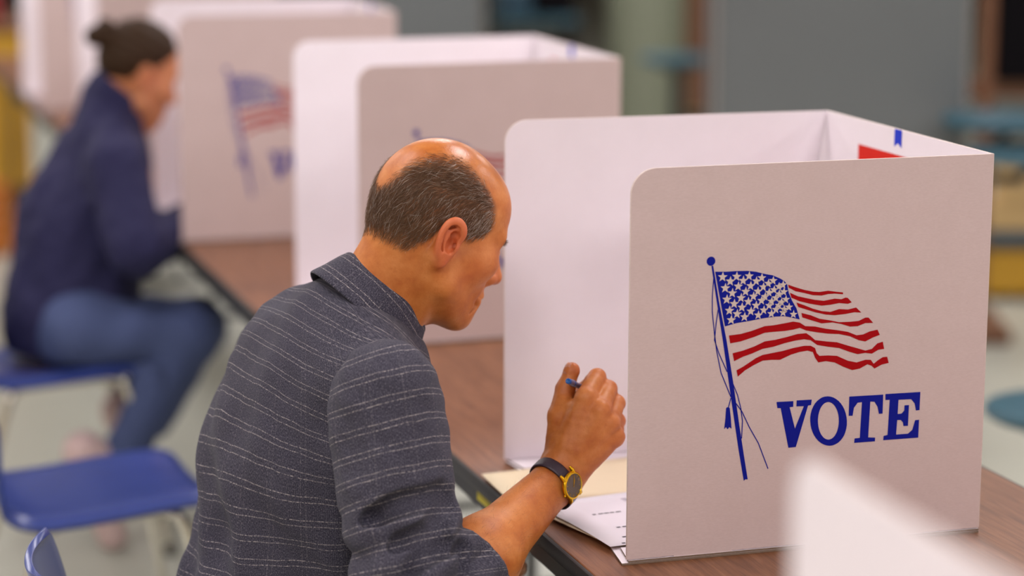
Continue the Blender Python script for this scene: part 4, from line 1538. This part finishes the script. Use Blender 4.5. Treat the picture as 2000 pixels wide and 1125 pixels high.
# ------------------------------------------------------------------ the woman at the third booth
W_O = A_([-.36, 2.78, .45])
woman = empty('person', tuple(W_O), 0, 'woman with her hair in a bun, navy jacket and jeans, writing at a booth', 'person')
M_SKIN2 = skin_mat('skin_light', srgb(200, 128, 84), srgb(182, 108, 66), srgb(214, 146, 104), srgb(214, 116, 84), srgb(52, 36, 24))
M_NAVY = mat('navy_jacket_cloth', srgb(29, 27, 68), 0.85, var=0.15, scale=120, bump=0.3, bscale=500)
M_DENIM = mat('denim', srgb(66, 78, 118), 0.85, var=0.18, scale=160, bump=0.3, bscale=700)
M_HAIR2 = mat('hair_brown', srgb(50, 31, 14), 0.6, var=0.35, scale=90, bump=0.6, bscale=160, bdist=.003, spec=0.2)
M_SNEAK = mat('sneaker_pale', srgb(206, 178, 176), 0.6, var=0.1)
M_SOLE = mat('sneaker_sole', srgb(225, 220, 214), 0.6)
W_HC = pt(270, 146, 5.70)
_y, _p = math.radians(14), math.radians(24)
W_F = A_([math.cos(_y) * math.cos(_p), math.sin(_y) * math.cos(_p), -math.sin(_p)]); W_L = A_([-math.sin(_y), math.cos(_y), 0]); W_U = np.cross(W_F, W_L)
W_B = np.stack([W_F, W_L, W_U]); WS = .96


def wh(p):
    return W_HC + A_(p) @ W_B


def wbody_sdf(P):
    q = (P - W_HC) @ W_B.T / WS
    d = head_sdf(q) * WS
    q2 = q * A_([1, 1, 1]) 
    d = smin(d, ear_sdf(q2) * WS, .005)
    d = smin(d, cap(P, wh((-.03, 0, -.02)), pt(212, 215, 5.70), .050, .055), .03)
    d = smin(d, cap(P, pt(205, 310, 5.70), pt(150, 590, 5.70), .10, .12), .06)
    d = smin(d, cap(P, WJ_SH, WJ_EL, .045, .038), .03)
    d = smin(d, cap(P, WJ_EL, WJ_WR, .038, .026), .02)
    d = smin(d, ell(P, WJ_WR + nrm_(WJ_WR - WJ_EL) * .065, (.062, .030, .024)), .02)
    for a, b, c_ in WLEG:
        d = smin(d, cap(P, a, b, .07, .05), .04)
        d = smin(d, cap(P, b, c_, .05, .035), .03)
    return d


WJ_SH, WJ_EL, WJ_WR = pt(228, 320, 5.56), pt(268, 480, 5.50), pt(385, 432, 5.70)
WLEG = [(pt(170, 655, 5.60), pt(372, 655, 5.62), pt(232, 900, 5.62)), (pt(175, 640, 5.86), pt(385, 635, 5.92), pt(300, 820, 5.95))]
V, F = mesh_sdf(wbody_sdf, (-.62, 2.45, .12), (.10, 3.12, 1.30), .0055)
qw = (V - W_HC) @ W_B.T
tw = np.zeros((len(V), 3))
tw[:, 1] = .45 * np.exp(-((qw - A_([.0, -.07, 0])) ** 2).sum(1) / .03 ** 2)
from_vf('body', V - W_O, F, M_SKIN2, woman, attrs={'tint': ('FLOAT_VECTOR', tw)})


def whair_sdf(P):
    q = (P - W_HC) @ W_B.T / WS
    d = ell(q, (-.012, 0, .050), (.104, .083, .090))
    d = smin(d, ell(q, (-.055, 0, .015), (.056, .066, .062)), .03)
    d = smax(d, (q[:, 0] - .068) * .8 + (q[:, 2] - .085) * .55, .012)          # hairline over the forehead
    d = smax(d, ((q[:, 0] - .005) * .75 - (q[:, 2] - .025) * .65), .010)        # clear of the cheek
    d = d + .0022 * np.sin(q[:, 2] * 240 + 40 * q[:, 0]) * .6
    b = smin(ell(q, (-.118, .0, .062), (.030, .034, .030)), ell(q, (-.140, .006, .048), (.026, .028, .026)), .012)
    b = smin(b, ell(q, (-.128, -.006, .080), (.020, .022, .020)), .010)
    b = b + .003 * vnoise(P, 120, 51)
    return smin(d, b, .010) * WS


V, F = mesh_sdf(whair_sdf, W_HC - .22, W_HC + .20, .004)
from_vf('hair_bun', V - W_O, F, M_HAIR2, woman)


def jacket_sdf(P):
    d = cap(P, pt(200, 315, 5.72), pt(160, 440, 5.70), .120, .142)
    d = smin(d, cap(P, pt(160, 440, 5.70), pt(140, 625, 5.70), .142, .168), .06)
    d = smin(d, cap(P, pt(215, 225, 5.70), WJ_SH, .066, .062), .05)
    d = smin(d, cap(P, pt(215, 225, 5.72), pt(190, 300, 5.90), .066, .062), .05)
    d = smin(d, cap(P, WJ_SH, WJ_EL, .072, .070), .03)
    d = smin(d, cap(P, WJ_EL, WJ_WR, .066, .050), .02)
    d = smin(d, cap(P, pt(190, 300, 5.92), pt(300, 455, 5.98), .066, .055), .03)
    d = smin(d, cap(P, wh((-.045, 0, -.052)), pt(214, 215, 5.70), .060, .066), .03)      # collar
    d = d + .006 * vnoise(P, 26, 61) + .003 * vnoise(P, 60, 62)
    d = smax(d, -(P[:, 2] - .468), .01)
    d = smax(d, ((P - WJ_WR) @ nrm_(WJ_WR - WJ_EL)) - .0, .006)
    nk = (P - wh((-.045, 0, -.052))) @ nrm_(wh((0, 0, 0)) - pt(214, 215, 5.70))
    return smax(d, nk - .012, .006)


V, F = mesh_sdf(jacket_sdf, (-.66, 2.40, .45), (.06, 3.15, 1.16), .0065)
from_vf('jacket', V - W_O, F, M_NAVY, woman)


def jeans_sdf(P):
    d = cap(P, pt(150, 640, 5.60), pt(160, 635, 5.85), .10, .10)
    for a, b, c_ in WLEG:
        d = smin(d, cap(P, a, b, .088, .068), .04)
        d = smin(d, cap(P, b, c_, .068, .050), .025)
    d = d + .004 * vnoise(P, 30, 71)
    d = smax(d, .135 - P[:, 2], .004)
    return d


V, F = mesh_sdf(jeans_sdf, (-.62, 2.45, .10), (.12, 3.12, .72), .008)
V[:, 2] = np.where((V[:, 0] < -.17) & (V[:, 2] > .385), np.maximum(V[:, 2], .462), V[:, 2])
from_vf('jeans', V - W_O, F, M_DENIM, woman)
for (a, b, c_) in WLEG:
    an = A_([c_[0], c_[1], .0])
    hl_ = c_ + A_([-.085, 0, .030]); to_ = an + A_([-.02, 0, .045])

    def sneaker_sdf(P):
        d = cap(P, hl_, to_, .042, .036)
        d = smin(d, cap(P, hl_ + A_([.01, 0, .0]), c_ + A_([-.02, 0, .0]), .040, .040), .03)
        return np.maximum(d, .004 - P[:, 2])
    V, F = mesh_sdf(sneaker_sdf, an - A_([.20, .1, .0]), an + A_([.12, .1, .36]), .006)
    from_vf('sneaker', V - W_O, F, M_SNEAK, woman)


# ------------------------------------------------------------------ background of the hall
M_GREYLAM = mat('grey_laminate', srgb(106, 110, 112), 0.45, var=0.04, scale=4)
M_ALU = mat('aluminium_edge', srgb(168, 164, 162), 0.35, metal=0.6)
M_STEEL = mat('dark_steel', srgb(50, 52, 54), 0.4, metal=0.5)
M_TEAL = mat('teal_plastic', srgb(44, 84, 98), 0.4)
M_BLACK = mat('black_plastic', srgb(9, 6, 11), 0.7, spec=0.1)
M_WOOD = mat('brown_wood', srgb(120, 78, 52), 0.55, var=0.2, scale=12)
M_GREEN = mat('pale_green_paint', srgb(126, 131, 112), 0.5, var=0.04)
M_CARTON = mat('tan_carton', srgb(196, 164, 112), 0.75, var=0.06, scale=10)
M_MUST = mat('mustard_paint', srgb(186, 140, 34), 0.5, var=0.08, scale=6)
M_REDP = mat('red_plastic', srgb(150, 30, 36), 0.5)
M_ORANGE = mat('orange_plastic', srgb(206, 124, 50), 0.5)
M_BLUEP = mat('blue_plastic_rim', srgb(34, 66, 84), 0.45)
M_TAPE = mat('carton_tape', srgb(150, 120, 80), 0.5)


def folded_table(x, y, rz, label, w=.78, h=1.70, leaf=M_GREYLAM):
    """mobile cafeteria table folded upright: two leaves in a narrow A on a wheeled frame"""
    root = empty('folded_cafeteria_table', (x, y, 0), rz, label, 'table', 'folded cafeteria tables')
    for s, tilt, off in ((-1, R(1.0), 0), (1, R(6.0), .0)):
        M_ = Matrix.Translation((off, s * .10, .22)) @ Matrix.Rotation(-s * tilt, 4, 'X')
        MB().bbox((-w / 2, -.014, 0), (w / 2, .014, h - .22), .004, 2, M_).build('table_leaf', leaf, root)
        e = MB()
        e.bbox((-w / 2 - .012, -.017, -.004), (-w / 2, .017, h - .216), .003, 1, M_).bbox((w / 2, -.017, -.004), (w / 2 + .012, .017, h - .216), .003, 1, M_)
        e.build('edge_trim', M_ALU, root)
    MB().box((-w / 2 + .05, -.12, .12), (w / 2 - .05, .12, .16)).build('frame_beam', M_STEEL, root)
    for sx in (-1, 1):
        MB().tube([(sx * (w / 2 - .08), 0, .14), (sx * (w / 2 - .08), 0, .95)], .018, 10).build('frame_post', M_STEEL, root, True, 50)
        for sy in (-1, 1):
            Mw = Matrix.Translation((sx * (w / 2 - .08), sy * .20, .05)) @ Matrix.Rotation(math.pi / 2, 4, 'Y')
            MB().lathe([(.030, -.014), (.048, -.012), (.050, 0), (.048, .012), (.030, .014)], 20, Mw).build('caster', M_CASTER, root, True, 40)
            MB().box((sx * (w / 2 - .08) - .02, min(sy * .20, sy * .10), .09), (sx * (w / 2 - .08) + .02, max(sy * .20, sy * .10), .14)).build('caster_arm', M_STEEL, root)
    return root


ft_ = folded_table(2.10, 3.80, R(-17.5), 'upright folded grey cafeteria table with teal seats behind the sharp voting booth', .74)
for sx_, sy_, sz_, r_ in ((.47, -.304, .862, .20), (.50, -.506, .792, .19)):
    MB().lathe([(r_ * .3, -.034), (r_ - .02, -.032), (r_ - .003, -.022), (r_, -.012), (r_ - .006, -.002), (r_ - .03, 0), (.02, -.003)], 28, Matrix.Translation((sx_, sy_, sz_))).build('stool_seat', M_TEAL, ft_, True, 40)
    MB().tube([(sx_, sy_, sz_ - .04), (sx_ - .03, sy_ + .05, sz_ - .10), (.36, -.02, sz_ - .14)], .016, 8).build('seat_arm', M_STEEL, ft_, True, 50)
folded_table(1.98, 7.90, R(-10), 'distant upright grey folded table at the top centre', .46, 1.5)


def stool(x, y, label, r=.19, z=.46):
    root = empty('round_stool', (x, y, 0), 0, label, 'stool', 'round teal cafeteria stools')
    MB().lathe([(r * .3, z - .034), (r - .02, z - .032), (r - .003, z - .022), (r, z - .012), (r - .006, z - .002), (r - .03, z), (.02, z - .003)], 28).build('seat', M_TEAL, root, True, 40)
    MB().lathe([(.10, z - .050), (.10, z - .0345)], 20).build('seat_plate', M_STEEL, root, True, 40)
    MB().lathe([(.022, .03), (.022, z - .0505)], 14).build('post', M_STEEL, root, True, 40)
    MB().lathe([(.16, 0), (.165, .006), (.15, .018), (.03, .030)], 24).build('foot', M_STEEL, root, True, 40)
    return root


stool(1.62, 1.62, 'dark teal round stool just beyond the right edge of the near table', .17)
stool(2.656, 6.491, 'tall teal round stool standing beside the pale green column', .16, 0.752)

# black screen on a wooden stand
tv = empty('screen_stand', (3.06, 4.22, 0), R(-20), 'black screen on a brown wooden stand at the upper right', 'screen')
MB().bbox((-.16, -.03, .86), (.55, .03, 1.52), .012, 2).build('screen', M_BLACK, tv)
MB().bbox((-.210, -.02, .05), (-.165, .02, 1.30), .004, 1).build('stand_post', M_WOOD, tv)
MB().bbox((-.235, .035, .80), (.55, .07, .86), .004, 1).build('stand_rail', M_WOOD, tv)
MB().bbox((-.30, -.20, .0), (-.10, .22, .05), .008, 1).build('stand_foot', M_WOOD, tv)
MB().bbox((.47, -.02, .05), (.53, .02, .80), .004, 1).build('stand_post', M_WOOD, tv)
MB().bbox((.40, -.20, .0), (.60, .22, .05), .008, 1).build('stand_foot', M_WOOD, tv)

# stacked storage at the right edge


def carton(x, y, z, rz, sx, sy, sz, label, m=M_CARTON):
    root = empty('cardboard_box', (x, y, z), rz, label, 'box', 'tan boxes stacked at the right')
    MB().bbox((-sx, -sy, 0), (sx, sy, sz - .004), .006, 2).build('carton_body', m, root)
    MB().box((-sx + .002, -sy + .002, sz - .0038), (-.002, sy - .002, sz)).build('flap', m, root)
    MB().box((.002, -sy + .002, sz - .0038), (sx - .002, sy - .002, sz)).build('flap', m, root)
    MB().box((-.025, -sy - .001, sz - .10), (.025, sy + .001, sz + .001)).build('tape', M_TAPE, root)
    return root


BX, BY, BRZ = 3.62, 4.86, R(-18)
bn_ = empty('storage_bin', (BX, BY, 0), BRZ, 'mustard storage bin with dark blue rim under the tan boxes', 'bin')
MB().bbox((-.40, -.22, 0.02), (.40, .02, .20), .02, 3).build('tub', M_MUST, bn_)
MB().bbox((-.43, -.24, .20), (.43, .04, .25), .012, 2).build('rim', M_BLUEP, bn_)
for sx in (-1, 1):
    for sy in (-1, 1):
        MB().lathe([(.02, 0), (.025, .004), (.025, .02)], 12, Matrix.Translation((sx * .33, -.10 + sy * .08, 0))).build('foot', M_BLACK, bn_, True, 40)
carton(BX, BY - .10, .2505, BRZ, .41, .10, .105, 'lower tan cardboard box on the blue-rimmed bin')
carton(BX + .02, BY - .10, .3585, BRZ + .05, .38, .095, .16, 'upper tan cardboard box at the right edge')

# pale green round column
pc = empty('round_column', (3.26, 8.42, 0), 0, 'pale green round column in the blurred background', 'column')
MB().lathe([(.20, 0.16), (.20, CEIL_Z + .01)], 40).build('shaft', M_GREEN, pc, True, 40)
MB().lathe([(.225, 0), (.225, .15), (.205, .16)], 40).build('plinth', M_BASE, pc, True, 40)

# dark rolling cart and a wooden cabinet beyond


def cart(x, y, rz, w, d, h, m, label, name='utility_cart'):
    root = empty(name, (x, y, 0), rz, label, 'cart' if name == 'utility_cart' else 'cabinet')
    for z in ((.16, h * .55, h) if name == 'utility_cart' else ()):
        MB().bbox((-w / 2, -d / 2, z - .04), (w / 2, d / 2, z), .008, 2).build('shelf', m, root)
    for sx in (-1, 1):
        for sy in (-1, 1):
            MB().tube([(sx * (w / 2 - .03), sy * (d / 2 - .03), .10), (sx * (w / 2 - .03), sy * (d / 2 - .03), h + .06)], .016, 8).build('post', M_STEEL, root, True, 50)
            MB().lathe([(.03, -.013), (.048, 0), (.03, .013)], 16, Matrix.Translation((sx * (w / 2 - .03), sy * (d / 2 - .03), .048)) @ Matrix.Rotation(math.pi / 2, 4, 'Y')).build('caster', M_CASTER, root, True, 50)
    return root


ct = cart(2.78, 8.75, R(-15), .42, .5, .76, M_TEAL, 'dark teal shelf cart far behind the second booth')
MB().bbox((-.16, -.2, .16), (.10, .2, .38), .01, 2).build('black_crate', M_BLACK, ct)
MB().bbox((-.05, -.2, .42), (.18, .2, .60), .01, 2).build('black_crate', M_BLACK, ct)
MB().bbox((-.02, -.22, .761), (.19, .2, .99), .01, 2).build('black_crate', M_BLACK, ct)
MB().bbox((-.20, -.22, .761), (-.03, .2, .90), .01, 2).build('teal_crate', M_BLUEP, ct)


def cabinet(x, y, rz, w, d, h, m, m2, label):
    root = empty('storage_cabinet', (x, y, 0), rz, label, 'cabinet')
    MB().bbox((-w / 2, -d / 2, .06), (w / 2, d / 2, h), .006, 1).build('carcass', m2, root)
    for s in (-1, 1):
        x0_, x1_ = (-w / 2 + .012, -.004) if s < 0 else (.004, w / 2 - .012)
        dr = MB().bbox((x0_, -d / 2 - .020, .08), (x1_, -d / 2 - .001, h - .02), .004, 1).build('door', m, root)
        MB().tube([(s * .03, -d / 2 - .045, h * .5), (s * .03, -d / 2 - .045, h * .5 + .12)], .006, 8).build('handle', M_ALU, dr, True, 50)
    MB().bbox((-w / 2 - .02, -d / 2 - .03, h), (w / 2 + .02, d / 2, h + .03), .006, 1).build('cabinet_top', m2, root)
    MB().box((-w / 2 + .02, -d / 2 + .03, 0), (w / 2 - .02, d / 2, .06)).build('plinth', M_BASE, root)
    return root


cabinet(4.35, 10.1, R(-20), .5, .4, .95, M_WOOD, M_CARTON, 'brown wooden cabinet beside the pale green column')
cabinet(-.28, 8.2, R(0), .86, .45, .80, M_MUST, M_WOOD, 'mustard yellow cabinet at the upper left edge')
rb_ = empty('red_box', (-.12, 8.2, .831), R(4), 'small red box on top of the mustard cabinet', 'box')
MB().bbox((-.16, -.12, 0), (.16, .12, .10), .008, 2).build('box_body', M_REDP, rb_)
MB().bbox((-.165, -.125, .10), (.165, .125, .125), .006, 2).build('lid', M_REDP, rb_)
oc = empty('orange_crate', (-.32, 6.9, 0), R(8), 'orange plastic crate on the floor left of the woman', 'crate')
MB().bbox((-.22, -.16, .0), (.22, .16, .035), .01, 2).build('crate_floor', M_ORANGE, oc)
for k in range(4):
    MB().bbox((-.22, -.16, .05 + k * .062), (.22, -.145, .09 + k * .062), .004, 1).build('slat', M_ORANGE, oc)
    MB().bbox((-.22, .145, .05 + k * .062), (.22, .16, .09 + k * .062), .004, 1).build('slat', M_ORANGE, oc)
    MB().bbox((-.22, -.144, .05 + k * .062), (-.205, .144, .09 + k * .062), .004, 1).build('slat', M_ORANGE, oc)
    MB().bbox((.205, -.144, .05 + k * .062), (.22, .144, .09 + k * .062), .004, 1).build('slat', M_ORANGE, oc)
for sx in (-1, 1):
    for sy in (-1, 1):
        MB().box((sx * .213 - .012, sy * .152 - .012, .03), (sx * .213 + .012, sy * .152 + .012, .285)).build('corner_post', M_ORANGE, oc)
